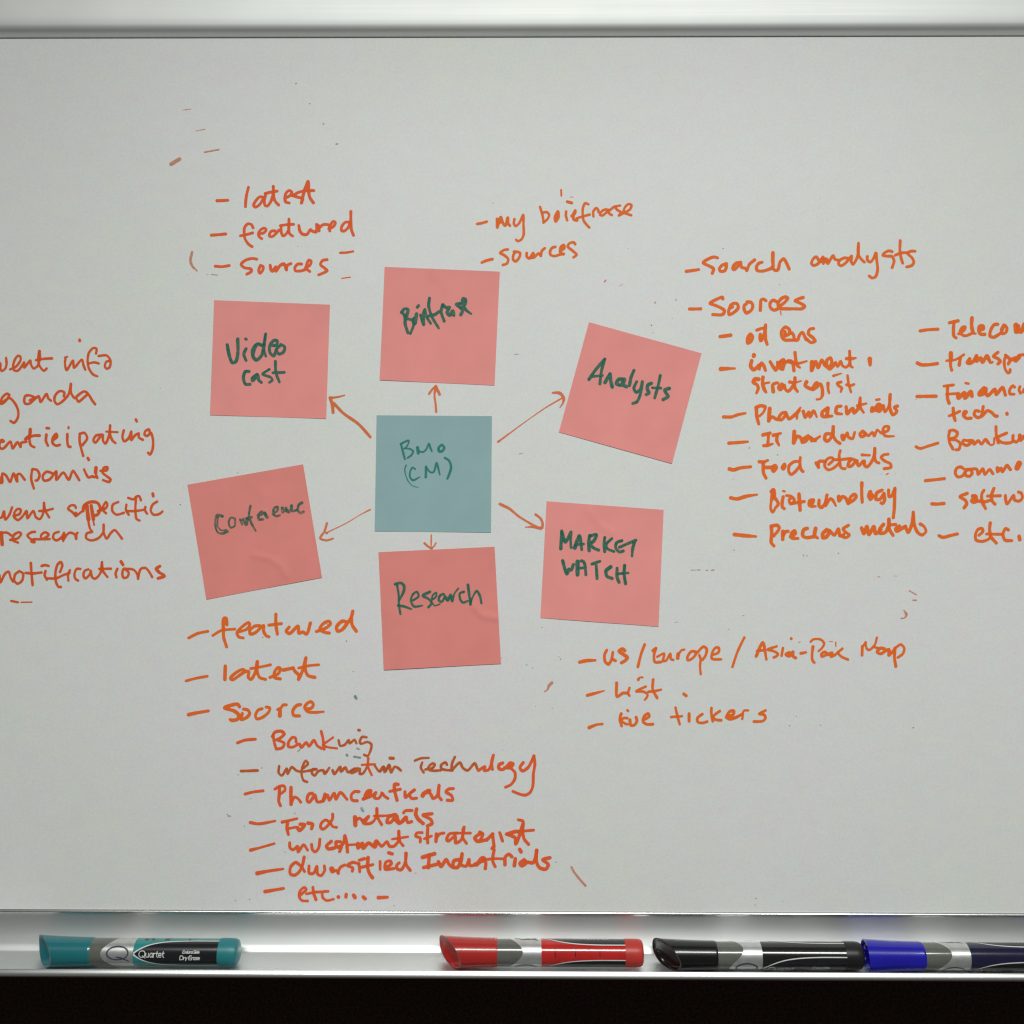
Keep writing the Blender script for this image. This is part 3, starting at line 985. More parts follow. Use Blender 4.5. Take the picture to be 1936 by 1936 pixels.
w36 1060,250 1150,290 1155,350 1190,270 1225,150
w38 1070,250 1150,225 1220,225
w30 1180,225 1335,210
w32 1180,105 1225,118 1225,220 1240,300 1285,355
# list under the conference note: diversified industrials
@ 460 1520 6.0375 36 o
w46 160,790 w38 280,765 w28 455,740
w36 650,700 600,665 540,720 540,800 590,810 640,770 680,680 695,605
w34 660,700 700,770
w34 750,705 755,790 800,790 840,710 850,800 890,815 930,750 925,705
w60 1010,740 1020,760
w36 1010,770 1070,760 1085,790
w34 1080,780 1110,720 1155,695
w36 1320,680 1250,665 1190,700 1250,730 1245,765
w36 1320,680 1330,770
w36 1325,640 1385,622
w40 1425,610 1420,720 1440,790 1475,840
w34 1350,720 1480,690
w34 1562,655 1562,745
w36 1620,730 1690,680 1680,650 1630,660 1620,740 1720,735
w36 1780,670 1750,700 1760,740 1800,750 1850,660 1860,560
w36 1855,560 1860,690 1905,755
w38 1660,555 1700,568
@ 760 1530 5.3667 34 o
w42 210,485 330,450
w38 278,460 268,590
w36 220,590 300,570 380,550
w36 370,530 395,580 450,510 480,560 520,590
w38 580,510 530,520 520,580 560,590 600,520 610,450
w34 610,450 600,560 650,575 680,510
w34 680,510 690,570 750,560
w40 760,560 820,490 840,500 780,540 740,560
w36 820,500 850,540 845,600
w28 850,510 920,500 1020,500
w32 935,410 920,520 945,580
w36 1045,560 1050,480 1085,455 1115,480
w38 1150,500 1140,570
w44 1240,515 1200,550 1215,570 1260,540
w36 1260,530 1330,540 1370,415
w36 1365,415 1365,530 1395,590 1460,605 1485,560 1430,510 1500,490
w40 1195,405 1208,430
# list under the conference note: etc
@ 460 1520 6.0375 36 o
w42 250,998 w34 460,962
w32 650,1040 720,970 700,950 650,990 640,1060 670,1100 735,1105
w36 795,950 805,1020 830,1090
w28 720,1025 840,1000
w30 840,1005 970,995 910,1000 905,1060 950,1100 1030,1085
w44 1085,1058 1088,1062
w40 1175,1030 1172,1060
w44 1260,1040 1275,1065
w42 1370,1060 1392,1080
w42 1543,1068 w34 1645,1062
# list under the market note: regions
@ 1080 1190 6.0375 34 q
w40 95,372 170,355 w30 275,350
w34 405,235 380,290 390,370 425,395 460,340 475,260
475,340 505,355
w40 610,240 585,220 545,245 590,280 640,320 620,350 575,378
w32 838,170 800,270 760,425
w38 965,215 935,240
w32 965,220 945,290 955,370 1025,370
w28 980,310 1060,275 1050,360 1080,355 1130,275 1140,340 1165,345
w46 1220,280 1215,325
w26 1220,290 1260,235 1290,228
w30 1420,250 1370,250 1325,320 1330,350 1380,330 1425,270 1395,245
w28 1460,290 1475,330 1470,420 1478,510
w32 1440,260 1510,195 1545,220 1535,290 1500,345
w30 1610,290 1680,260 1685,210 1650,205 1610,260 1605,330 1710,340
@ 1390 1190 5.6824 28 q
w28 98,85 60,160 20,250 -30,400
w34 225,285 295,140 w28 335,320
w28 235,230 310,220
w28 445,180 350,215 410,230 460,265 445,285 415,298
w28 512,200 498,280
w34 580,245 545,265 580,285 620,240 620,285 650,305
w34 705,255 w26 760,245
w30 600,95 602,98
w36 835,185 w28 825,270 830,330 850,355
w26 810,130 840,105 920,108 955,150 930,200 895,230
w30 1000,270 960,240 925,265 930,290 980,270 1040,250 1030,290 1080,265 1105,240
w28 1150,205 1105,250 1140,290 1210,322
w14 1080,135 1080,180
w8 680,138 700,130
w8 1010,128 1050,130
w30 1365,180 1362,275
w24 1368,185 1398,140
w26 1400,135 1410,200 1435,220 1500,160 1522,85
w26 1500,190 1540,200
w34 1600,205 1560,200 1525,240 1560,260 1620,225 1650,215 1650,275 1700,225
w34 1715,200 1710,300 1725,395
w28 1715,200 1780,160 1815,200 1800,260 1745,300
# list under the market note: list
@ 1080 1190 6.0375 34 q
w36 185,750 260,730 w16 375,698
w34 518,610 525,765 590,725 640,725
w28 665,665 650,730 665,755
w28 850,650 740,705 830,710 870,740 865,770 840,800
w32 935,570 930,680 980,780
w32 880,710 960,700 w26 1025,685
w36 765,570 w24 780,548 815,545
w36 1285,735 1312,755
# list under the market note: live tickers
@ 1080 1190 6.0375 32 q
w40 205,1118 w30 290,1085 355,1077
w34 570,960 555,1020 575,1100
w30 640,1010 600,1010 570,1035 620,1075 640,1080
w34 670,1030 680,1090 720,1090 750,1040 740,1000
w34 825,1030 890,990 880,960 840,980 820,1050 860,1080 930,1080
w30 640,920 650,930
w30 1190,890 1215,1000 1238,1080
w28 1140,998 1265,988
w34 1345,960 1345,1045
w32 1495,965 1440,1010 1445,1055 1500,1065 1550,1050
w32 1600,895 1600,970 1615,1045
w32 1695,930 1630,980 1620,1010 1660,1030 1710,1035
w36 1770,1000 1850,965 1855,930 1815,930 1775,1000 1800,1020 1860,1010 w26 1930,980
@ 1390 1190 5.6824 26 q
w26 -20,950 40,925 80,905 75,960
w24 80,900 95,870 140,868
w30 325,868 260,905 310,915 325,950 300,980 200,988
# arrow towards the video cast note
@ 390 560 6.0375 34 a
w34 1415,1160 w22 1500,1150 w14 1580,1130
w40 1415,1160 1440,1240 w34 1448,1325
w34 1455,1220 1560,1330 1740,1460 w34 1872,1605
# arrow towards the briefcase note
@ 700 495 6.334 30 b
w26 790,1795 783,1700 770,1600 785,1490
w36 785,1490 830,1585
w28 785,1490 740,1530 705,1580
# arrow towards the analysts note
@ 930 590 4.7122 16 b
w20 55,1155 w13 150,1085 w9 300,975 w11 480,850 w16 625,765
w16 540,718 w28 605,722 640,765 w18 630,815 w8 605,850
# arrow towards the market watch note
@ 930 930 5.6824 24 b
w30 85,128 190,180 w24 280,255 400,330 w28 500,385 525,395
w28 470,242 520,280 545,340 540,385
w14 362,378 w24 440,375 w34 525,390
# arrow towards the conference note
@ 340 860 5.0842 12 b
w18 1830,525 w9 1760,560 1600,655 w12 1415,745
w22 1410,748 1415,750
w22 1415,655 1390,735 1350,800 1410,820 w16 1475,802
# arrow towards the research note
@ 700 1000 6.9 18 b
w20 797,80 w20 795,215
w30 708,185 760,230 w40 800,250
w20 800,250 835,220 858,180
# stray marks at the upper left
@ 300 130 4.83 20 p
w34 115,870 190,825
w14 420,762 550,738
w8 340,568 425,552
w6 220,378 295,368
w12 1620,688 1635,685
w10 1500,505 1510,500
w8 1250,137 1260,133
w8 1375,320 1385,318
# stray marks beside the video cast list
@ 355 330 6 24 p
w30 50,880 w30 33,970 50,1035 w20 105,1090
w8 220,1132 232,1132
w9 270,1133 340,1140
# stray marks above the analysts note
@ 1120 500 10.733 40 p
w36 245,345 w24 278,315
w10 540,440 615,400
w26 1272,765 1272,780
w18 1697,705 1690,735
w14 1195,1225 1205,1240
# stray marks right of the market note
@ 1270 1040 4.025 14 p
w10 1808,308 1860,338
w12 1836,380 1860,380
w8 1765,455 w22 1785,490 w10 1770,515 1745,517
w5 1565,203 1585,201
w4 1692,195 1715,196
# stray marks below the research note
@ 940 1230 12.075 40 p
w30 1080,935 w40 1150,880 w70 1180,800 1250,730
# stray mark right of diversified industrials
@ 760 1530 5.3667 20 p
w24 1720,585 1750,640 1810,715 1862,772
# smudges
@ 1270 1040 4.025 6 k
w5 145,151 w8 215,150
w7 258,152 276,153
w9 300,153 322,150
w9 1001,36 1004,42
w6 1028,40 1032,45
w5 538,496 550,499
w4 15,550 50,545
@ 940 1230 12.075 20 k
w22 655,330 685,312
w20 805,390 815,388
w20 1405,138 1415,136
w10 1255,1308 1290,1308
@ 430 1360 6.2323 20 e
w26 1405,412 1415,428
w26 1530,340 1550,348
w28 1495,436 1565,450
w34 1580,1045 1600,1075
w12 830,375 855,355
w12 260,935 285,930
w10 785,1108 805,1103
w14 10,1135 40,1137
@ 400 1300 6.44 20 e
w34 1750,105 1762,128
@ 930 590 4.7122 10 k
w6 200,378 240,372
w6 240,1263 280,1257
w8 1605,52 1608,56
w8 1420,115 1424,120
w8 1430,186 1438,182
# handwriting on the video cast note
@ 390 560 6.0375 34 g
w40 240,555 265,680 300,760 335,750 360,660 360,490
w36 455,600 430,660 455,735
w34 450,488 458,492
w38 630,560 590,545 w58 540,610 w40 535,690 570,730 630,680 660,560 w32 680,430
w32 675,440 655,600 680,685
w38 735,560 800,560 810,510 775,505 725,570 730,650 770,680 w34 800,610
w36 850,560 800,610 830,660 880,640 895,580 850,550
w38 490,860 450,860 425,930 450,1005 500,1005
w50 580,900 530,940 w38 530,965 590,910 600,960 630,985
w32 720,835 645,890 740,930 755,960 720,985
w36 790,745 795,870 w32 835,980
w34 760,875 890,870
# handwriting on the briefcase note
@ 700 495 6.334 36 g
w40 375,605 410,565 450,570 440,640 w36 430,690
w40 375,605 410,640 420,750 450,850
w34 430,680 500,700 520,750 480,860
w44 525,680 535,740 555,625
w38 563,545 580,525
w38 605,640 640,755 w34 640,600 655,570 670,650 725,740
w38 710,435 700,530 w34 740,660 820,795
w40 700,650 780,630 820,600
w36 840,600 865,520 w38 850,600 885,710
w40 870,515 910,550 950,545 920,610 w44 950,640 990,590 1000,640
w40 1080,500 1030,510 1090,560 1105,590 1085,635
w38 1090,560 1140,500 1140,450 1110,440 1105,510 1150,580 w26 1210,625
# handwriting on the analysts note
@ 930 590 4.7122 28 g
w30 865,600 920,520 1005,420
w28 1005,420 975,530 962,640
w26 895,575 985,565
w32 1008,628 1028,590 1052,552
w34 1052,552 1058,610 1072,668
w34 1170,600 1130,600 1110,640 1150,650 1180,600 1170,650 1200,665
w30 1265,520 1240,580 1225,655
w28 1290,620 1265,680 1285,715 1320,690 1340,620 1320,740 1290,800 1255,815
w32 1420,635 1390,650 1385,690 1400,720 1375,735
w28 1500,565 1480,660 1450,765
w26 1430,675 1505,678
w32 1580,680 1540,695 1550,720 1570,750 1525,780
# handwriting on the centre note
@ 695 770 7.728 34 t
w34 485,535 600,490 w24 600,520 560,590
w34 490,545 520,660 545,760
w30 540,600 620,610 665,640 640,700 585,740
w46 730,590 740,670
w28 750,640 810,655 860,610 895,530 w36 920,600 w22 940,645
w40 1080,550 1040,590 1045,645 1090,640 1120,590 1090,550
w22 565,845 545,900 w16 560,1000 600,1090 w14 660,1150 740,1170
w28 695,905 660,880 625,930 620,1020 w32 660,1065 w24 760,1020
w40 855,870 850,1020
w30 855,880 920,950 960,950 w34 1010,815 1030,880 w24 1055,985
w34 1130,740 1190,780 w40 1220,870 1200,960 w30 1165,1045
# handwriting on the market watch note
@ 930 930 5.6824 36 g
w36 740,610 750,420
w38 750,430 790,540 w30 850,430 845,520 850,600
w44 890,600 w36 940,470 w34 965,620
w30 900,570 985,560
w38 1050,470 1040,540 1045,630
w38 1050,475 1120,460 1100,520 1060,560 w36 1090,600 1145,625
w34 1212,490 1205,560 1212,640
w32 1290,500 1230,560 1230,600 1280,630 1310,640
w34 1395,525 1340,545 1330,600 1370,645 1410,635
w34 1370,595 1460,555 1545,520
w36 1530,540 1510,620 w28 1505,690
w38 760,740 785,830 805,880 830,830 850,840 875,780
w46 920,750 920,890
w34 960,740 985,750 1010,890
w30 930,820 1000,815
w34 1075,775 1160,745
w34 1120,790 1130,930
w42 1275,805 1225,850 w36 1235,905 1290,930
w36 1345,820 1345,920 1365,970
w36 1425,790 1420,880 1435,985
w30 1350,880 1465,870
# handwriting on the conference note
@ 340 860 5.0842 22 h
w30 410,590 360,580 w20 345,620 345,700 370,750 w26 410,755 460,735
w16 370,590 365,690 400,725 450,720
w20 530,610 490,605 470,650 490,700 530,680 530,620
w22 580,620 600,670
w30 610,620 640,670 650,620
w24 680,490 665,580 690,660 w20 730,730
w28 640,610 690,600
w26 750,580 790,570 790,545 760,570 760,620 800,620
w34 815,560 840,600
w24 895,570 940,530 940,500 910,510 900,570 930,590 960,580
w30 985,510 990,550
w26 1000,530 1050,550 1020,510
w32 1075,490 1070,530
w24 1080,540 1130,530
w30 1175,460 1145,480 w24 1135,530 1160,560 1190,545
# handwriting on the research note
@ 700 1000 6.9 36 g
w40 325,720 400,705 440,740 440,800 w30 380,930
w30 350,730 370,850 375,990 w34 395,1110
w38 365,1000 440,1010 w26 535,1045
w32 560,930 630,880 w30 610,820 560,850 530,930 w34 570,1010 w26 680,1000
w40 780,820 690,870 w34 770,920 800,970 760,1020
w26 800,930 860,880 860,830 820,860 w22 800,940 840,1000 910,980
w30 970,880 w34 960,850 910,870 895,930 930,950 980,880
w44 990,900 1010,930 w36 1050,860 1070,940 w24 1100,840 1150,775
w38 1220,820 w30 1170,840 w32 1175,920 1210,960 1270,940
w38 1275,730 1290,850 w34 1310,980
w44 1308,960 1308,980
w24 1310,970 1340,880 w34 1390,810 1430,870 w32 1450,970
'''
# ------------------------------------------------------------------ structure: the dark wall behind and below the board
M_WALL, nt, b = new_mat('dark_wall_panel')
mx = noise_mix(nt, b, (0.032, 0.018, 0.014), (0.090, 0.052, 0.034), 520.0, 4, 0.3, 0.7)
cn = node(nt, 'ShaderNodeTexNoise', Scale=700.0, Detail=2.0)
nt.links.new(objcoord(nt), cn.inputs['Vector'])
m2 = node(nt, 'ShaderNodeMix', data_type='RGBA', blend_type='OVERLAY')
m2.inputs['Factor'].default_value = 0.8
nt.links.new(mx.outputs['Result'], m2.inputs['A']); nt.links.new(cn.outputs['Color'], m2.inputs['B'])
nt.links.new(m2.outputs['Result'], b.inputs['Base Color'])
b.inputs['Roughness'].default_value = 0.9
b.inputs['Specular IOR Level'].default_value = 0.05
w = mesh_obj('wall', [(-3, .05, -1.6), (3, .05, -1.6), (3, .05, 1.6), (-3, .05, 1.6)], [(0, 1, 2, 3)], M_WALL)
tag(w, 'very dark brown wall in shadow below the marker tray', kind='structure')

# ------------------------------------------------------------------ the whiteboard
wbd = empty('whiteboard')
tag(wbd, 'large white dry-erase board with rounded aluminium top rail, marker tray and orange handwritten lists', 'whiteboard')
HW = 0.90                        # half width of the board
zt = at(968, 70).z; zb = at(968, 1722).z

def extrude_profile(name, prof, x0, x1, mat, parent, segs=24, closed=True):
    n = len(prof); xs = np.linspace(x0, x1, segs + 1)
    V = [(x, y, z) for x in xs for (y, z) in prof]
    Fc = []
    for k in range(segs):
        for i in range(n if closed else n - 1):
            j = (i + 1) % n
            Fc.append((k * n + i, k * n + j, (k + 1) * n + j, (k + 1) * n + i))
    if closed:
        Fc.append(tuple(range(n))[::-1]); Fc.append(tuple(segs * n + i for i in range(n)))
    o = mesh_obj(name, V, Fc, mat, parent, smooth=True)
    me = o.data
    me.set_sharp_from_angle(angle=rad(38))
    return o

# writing surface: thin steel sheet with its own thickness
ys = 0.0
V = [(-HW, 0, zb - .004), (HW, 0, zb - .004), (HW, 0, zt + .004), (-HW, 0, zt + .004)]
V += [(x, 0.012, z) for (x, y, z) in V]
Fc = [(0, 1, 2, 3), (7, 6, 5, 4), (0, 4, 5, 1), (1, 5, 6, 2), (2, 6, 7, 3), (3, 7, 4, 0)]
mesh_obj('writing_surface', V, Fc, M_BOARD, wbd)

# top rail: quarter-round nose that overhangs the sheet
def arc(cy, cz, ry, rz, a0, a1, n):
    return [(cy + ry * math.cos(rad(a)), cz + rz * math.sin(rad(a))) for a in np.linspace(a0, a1, n)]
def rail_profile():
    """nose whose face turns from straight down to upright"""
    hs = [0, .0006, .0014, .0028, .0055, .011, .022, .034]
    th = [-84, -72, -54, -32, -13, -4, 0, 2]
    y, z = -0.0004, 0.0
    pts = [(y, zt + .0001)]
    n = 60
    for k in range(1, n + 1):
        z2 = 0.034 * (k / n) ** 1.6
        a = np.interp((z + z2) / 2, hs, th)
        y += math.tan(rad(a)) * (z2 - z); z = z2
        pts.append((y, zt + .0001 + z))
    return pts
rp = rail_profile()
prof = [(0.014, zt + .0001)] + rp
yr, zr = rp[-1]
prof += arc(yr + .009, zr, 0.0090, 0.0090, 176, 92, 10) + [(0.014, zr + .009)]
extrude_profile('top_rail', prof[::-1], -HW, HW, M_RAIL, wbd)

# marker tray: bead at the top, upright back, sloping floor, rolled front lip
b0 = zb
prof = [(0.014, b0), (-0.0003, b0 - .0001), (-0.0010, b0 - .0007), (-0.0013, b0 - .0012),
        (-0.0013, b0 - .0018), (-0.0011, b0 - .0023), (-0.0011, b0 - .0040)]
zf = -0.2874
prof += [(-0.0015, b0 - .009), (-0.0024, b0 - .013), (-0.0036, b0 - .017), (-0.0050, b0 - .0205), (-0.0062, zf), (-0.0068, zf - .0005)]
prof += [(-0.0072, -0.2890), (-0.010, -0.2903), (-0.014, -0.2914), (-0.019, -0.2924), (-0.025, -0.2931), (-0.0300, -0.2931)]
prof += arc(-0.0303, -0.2916, 0.0016, 0.0016, 262, 185, 6)
prof += [(-0.0321, -0.2896)]
i_lip = len(prof) - 1
prof += [(-0.0326, -0.2888), (-0.0333, -0.2886), (-0.0338, -0.2891), (-0.0346, -0.2902), (-0.0352, -0.2914), (-0.0353, -0.2920)]
i_lip2 = len(prof) - 1
prof += [(-0.0348, -0.2925), (-0.0330, -0.2938), (-0.0300, -0.2942), (-0.018, -0.2932), (0.014, -0.2925)]
tray = extrude_profile('marker_tray', prof, -HW, HW, M_TRAY, wbd)
tray.data.materials.append(M_LIP)
np_ = len(prof)
for k, poly in enumerate(tray.data.polygons):
    if k < 24 * np_ and (i_lip <= k % np_ <= i_lip2 or 1 <= k % np_ <= 4): poly.material_index = 1

# ------------------------------------------------------------------ handwriting
flat = lambda x, z: 0.0
groups = parse_ink(INK_TEXT)
WORDS = {
 'list written above the video cast note: latest': 'the orange word latest with its dash, top line above the video cast note',
 'list written above the video cast note: featured': 'the orange word featured with its dash, second line above the video cast note',
 'list written above the video cast note: sources': 'the orange word Sources with its dash, third line above the video cast note',
 'list beside the briefcase note: my briefcase': 'the orange words my briefcase, sloping up to the right',
 'list beside the briefcase note: sources': 'the orange word sources just above the briefcase note corner',
}
note_ink = {}
for title, strokes in groups:
    if title.startswith('handwriting on the '):
        note_ink[title[len('handwriting on the '):]] = strokes
        continue
    if title.startswith('arrow'):
        write_ink('arrow', strokes, wbd, flat, 'hand-drawn orange ' + title)
    elif title.startswith('smudges'):
        for s in strokes:
            write_ink('smudge', [s], wbd, flat, None, cell=0.35)
    elif title.startswith('stray') or title.startswith('marks'):
        for s in strokes:
            write_ink('ink_mark', [s], wbd, flat, None, cell=0.4)
    else:
        where, word = title.split(': ')
        lab = WORDS.get(title) or 'orange handwritten line reading ' + word + ', in the ' + where
        write_ink('handwritten_line', strokes, wbd, flat, lab)

# tiny dark specks of dried marker all over the board
SP = [(563,466),(410,600),(932,384),(1367,470),(1474,538),(1470,860),(1560,800),(1762,868),(303,734),(449,894),(341,954),(497,1205),
      (620,1180),(668,1270),(948,1245),(951,1418),(1025,1186),(1378,1190),(1506,1355),(1493,1372),(1551,1371),(1727,1376),(582,1622),(539,1611),
      (745,1712),(1051,1630),(462,1562),(495,1452),(450,1465),(1429,1699),(1481,1704),(1428,1711),(786,1651),(1187,470),(355,520),(1732,755),
      (1417,847),(1386,906),(1388,1040),(1585,1046),(655,1212),(430,1540),(445,1703),(472,1700),(1060,1246),(905,990),(1012,1335)]
sv, sf = [], []
for k, (px, py) in enumerate(SP):
    r = random.uniform(0.7, 1.5); a0 = random.random() * 3
    base = len(sv)
    for q in range(7):
        a = a0 + q * 6.283 / 7
        rr = r * random.uniform(0.7, 1.1)
        p = at(px + rr * math.cos(a) * random.choice([1, 1.4]), py + rr * math.sin(a) * .8)
        sv.append((p.x, -0.00005, p.z))
    sf.append(list(range(base, base + 7)))
o = mesh_obj('speck', sv, sf, simple('speck_ink', (0.22, 0.18, 0.14), 0.7), wbd)
tag(o, kind='stuff')

# ------------------------------------------------------------------ sticky notes
def gauss_ridge(u, v, pts, width, amp):
    best = 9
    for (a, b) in zip(pts[:-1], pts[1:]):
        dx, dy = b[0] - a[0], b[1] - a[1]
        t = max(0, min(1, ((u - a[0]) * dx + (v - a[1]) * dy) / (dx * dx + dy * dy)))
        best = min(best, math.hypot(u - a[0] - t * dx, v - a[1] - t * dy))
    # ends fade out
    return amp * math.exp(-(best / width) ** 2)
def sticky(corners, mat, label, ink, curl, ridges, seed):
    C = [at(*c) for c in corners]            # tl, tr, br, bl
    org = C[0]; ux = C[1] - C[0]; vz = C[3] - C[0]
    det = ux.x * vz.z - ux.z * vz.x
    def uv(x, z):
        dx, dz = x - org.x, z - org.z
        return (dx * vz.z - dz * vz.x) / det, (ux.x * dz - ux.z * dx) / det
    rnd = random.Random(seed)
    ph = [rnd.random() * 6.28 for _ in range(6)]
    def height(u, v):
        h = 0.00016 + curl * max(0, (v - 0.25) / 0.75) ** 2 * 0.0006
        h += 0.00010 * math.sin(3.1 * u + 2.3 * v + ph[0]) * v + 0.00006 * math.sin(7 * u - 5 * v + ph[1]) * v
        for (pts, wd, amp) in ridges: h += gauss_ridge(u, v, pts, wd, amp)
        return max(0.00012, h)
    N = 56
    V = []
    for j in range(N + 1):
        for i in range(N + 1):
            u, v = i / N, j / N
            p = C[0] * (1 - u) * (1 - v) + C[1] * u * (1 - v) + C[2] * u * v + C[3] * (1 - u) * v
            V.append((p.x, -height(u, v), p.z))
    n1 = len(V)
    Fc = [(j * (N + 1) + i, (j + 1) * (N + 1) + i, (j + 1) * (N + 1) + i + 1, j * (N + 1) + i + 1) for j in range(N) for i in range(N)]
    V += [(x, y + 0.00009, z) for (x, y, z) in V]
    Fc += [tuple(q + n1 for q in f[::-1]) for f in Fc]
    rim = [i for i in range(N + 1)] + [j * (N + 1) + N for j in range(1, N + 1)] + [N * (N + 1) + i for i in range(N - 1, -1, -1)] + [j * (N + 1) for j in range(N - 1, 0, -1)]
    for a, b_ in zip(rim, rim[1:] + rim[:1]):
        Fc.append((a, b_, b_ + n1, a + n1))
    # object origin at the note's middle
    mid = (C[0] + C[2]) / 2
    V = [(x - mid.x, y, z - mid.z) for (x, y, z) in V]
    o = mesh_obj('sticky_note', V, Fc, mat, smooth=True)
    o.data.set_sharp_from_angle(angle=rad(40))
    o.location = (mid.x, 0, mid.z)
    tag(o, label, 'sticky note', 'sticky notes on the whiteboard')
    bpy.context.view_layer.update()
    write_ink('handwriting', ink, o, lambda x, z: -height(*uv(x, z)), None, cell=0.7, lift=0.00004)
    return o
sticky([(404.9,567.5),(623.9,576),(616.6,791.6),(397.4,784.8)], M_PINK, 'pink sticky note reading Video cast, at the upper left of the ring', note_ink['video cast note'], .4,
       [([(.3,-.1),(.35,.2)], .12, .00010)], 1)
sticky([(727.3,504.5),(945,513.6),(934.9,728.7),(718.2,718.7)], M_PINK, 'pink sticky note reading Briefcase in slanting script, straight above the teal note', note_ink['briefcase note'], .4,
       [([(.4,0),(.55,.16)], .05, .00022)], 2)
sticky([(1113.6,609.1),(1326.4,667.9),(1270,876.5),(1056.7,817)], M_PINK, 'strongly tilted pink sticky note reading Analysts, right of the teal note', note_ink['analysts note'], .7, [], 3)
sticky([(712.1,785.1),(930.1,786.6),(928.3,1006.5),(708.6,1004.5)], M_TEAL, 'only teal sticky note, with faint green capital initials, in the middle of the ring', note_ink['centre note'], .35,
       [([(.1,.5),(.3,.7)], .06, .00012)], 4)
sticky([(1033.3,947.6),(1254.7,963.8),(1244.7,1184.6),(1021.9,1167.9)], M_PINK, 'pink sticky note reading MARKET WATCH in capitals, lower right of the ring', note_ink['market watch note'], .4,
       [([(.37,.05),(.45,.16),(.56,.22)], .035, .00032), ([(.4,.85),(.6,.9)], .08, .00014)], 5)
sticky([(715.5,1043.9),(935,1033.6),(947.1,1254.6),(726.1,1266.4)], M_PINK2, 'pink sticky note reading Research, straight below the teal note', note_ink['research note'], .8,
       [([(.80,.50),(.86,.58),(.99,.61)], .030, .00050), ([(.05,.5),(.3,.62)], .07, .00020)], 6)
sticky([(354.4,916.4),(573.1,877.7),(608.9,1091.7),(390.5,1133.4)], M_PINK2, 'crumpled pink sticky note reading Conference in dry fading ink, lower left of the ring', note_ink['conference note'], .5,
       [([(.46,.70),(.60,.76),(.68,.84),(.70,.93)], .028, .00042), ([(.55,.12),(.62,.2)], .05, .0002)], 7)

# ------------------------------------------------------------------ dry-erase markers
PXM = 0.000338            # metres per photograph pixel at the markers' depth
def cyl(x, ang, r):
    """local marker frame: axis +X, ang = elevation angle measured from -Y towards +Z"""
    return (x, -r * math.cos(ang), r * math.sin(ang))
def patch(name, fn, nu, nv, mat, parent, closed=False):
    V = [fn(i / nu, j / nv) for j in range(nv + 1) for i in range(nu + 1)]
    Fc = [(j * (nu + 1) + i, j * (nu + 1) + i + 1, (j + 1) * (nu + 1) + i + 1, (j + 1) * (nu + 1) + i) for j in range(nv) for i in range(nu)]
    return mesh_obj(name, V, Fc, mat, parent, smooth=True)
def lathe(name, prof, mat, parent, n=72, cap0=True, cap1=True):
    V = [cyl(x, 2 * math.pi * k / n, r) for (x, r) in prof for k in range(n)]
    Fc = []
    for i in range(len(prof) - 1):
        for k in range(n):
            k2 = (k + 1) % n
            Fc.append((i * n + k, i * n + k2, (i + 1) * n + k2, (i + 1) * n + k))
    if cap0: Fc.append(tuple(range(n))[::-1])
    if cap1: Fc.append(tuple((len(prof) - 1) * n + k for k in range(n)))
    o = mesh_obj(name, V, Fc, mat, parent, smooth=True)
    o.data.set_sharp_from_angle(angle=rad(35))
    return o
LETTERS = {   # simple stroke letters, unit height (x, y up)
 'Q': ([[(.5,1),(.15,.9),(0,.5),(.15,.1),(.5,0),(.85,.1),(1,.5),(.85,.9),(.5,1)],[(.6,.25),(1.05,-.12)]], 1.15),
 'u': ([[(0,.65),(0,.2),(.2,0),(.42,.15),(.42,.65)],[(.42,.2),(.48,0)]], .62),
 'a': ([[(.42,.6),(.2,.66),(0,.33),(.2,0),(.42,.2),(.42,.65)],[(.42,.2),(.48,0)]], .62),
 'r': ([[(0,.65),(0,0)],[(0,.4),(.15,.62),(.3,.62)]], .42),
 't': ([[(.15,.9),(.15,.1),(.3,0)],[(0,.64),(.32,.64)]], .42),
 'e': ([[(0,.34),(.42,.34),(.36,.6),(.18,.66),(0,.4),(.05,.1),(.25,0),(.42,.1)]], .58),
 'E': ([[(.5,1),(0,1),(0,0),(.5,0)],[(0,.5),(.4,.5)]], .68),
 'n': ([[(0,.65),(0,0)],[(0,.45),(.2,.65),(.4,.5),(.4,0)]], .58),
 'd': ([[(.42,.5),(.2,.66),(0,.33),(.2,0),(.42,.2)],[(.42,1),(.42,0)]], .62),
 'G': ([[(.85,.85),(.5,1),(.1,.8),(0,.45),(.2,.08),(.5,0),(.8,.1),(.8,.45),(.5,.45)]], 1.0),
 'l': ([[(0,1),(0,0)]], .2),
 'i': ([[(0,.65),(0,0)],[(0,.9),(0,.92)]], .2),
 'D': ([[(0,0),(0,1),(.4,1),(.75,.75),(.75,.25),(.4,0),(0,0)]], .92),
 'y': ([[(0,.65),(.22,.05)],[(.45,.65),(.15,-.3)]], .58),
 's': ([[(.38,.58),(.15,.66),(.02,.48),(.35,.2),(.2,0),(0,.08)]], .5),
 ' ': ([], .4),
}
def text_strokes(s, x, y, h, w, slant=0.0):
    out = []
    for ch in s:
        st, adv = LETTERS[ch]
        for p in st:
            pts = [(x + (a + slant * b) * h, y - b * h, w) for a, b in p]
            out.append(smooth_path(pts) if len(pts) > 2 else np.array(pts))
        x += adv * h
    return out, x
def cyl_print(name, strokes, R, ang0, x_off, mat, parent, cell=0.35):
    """strokes in photo-pixel units: x along the barrel, y down around it (0 = panel centre)"""
    x0, y0, sdf, cov = ink_field(strokes, cell)
    V, Fc, A = fill_field(x0, y0, cell, sdf, cov)
    P = [cyl(x_off + u * PXM, ang0 - v * PXM / R, R) for (u, v) in V]
    return mesh_obj(name, P, [f[::-1] for f in Fc], mat, parent)

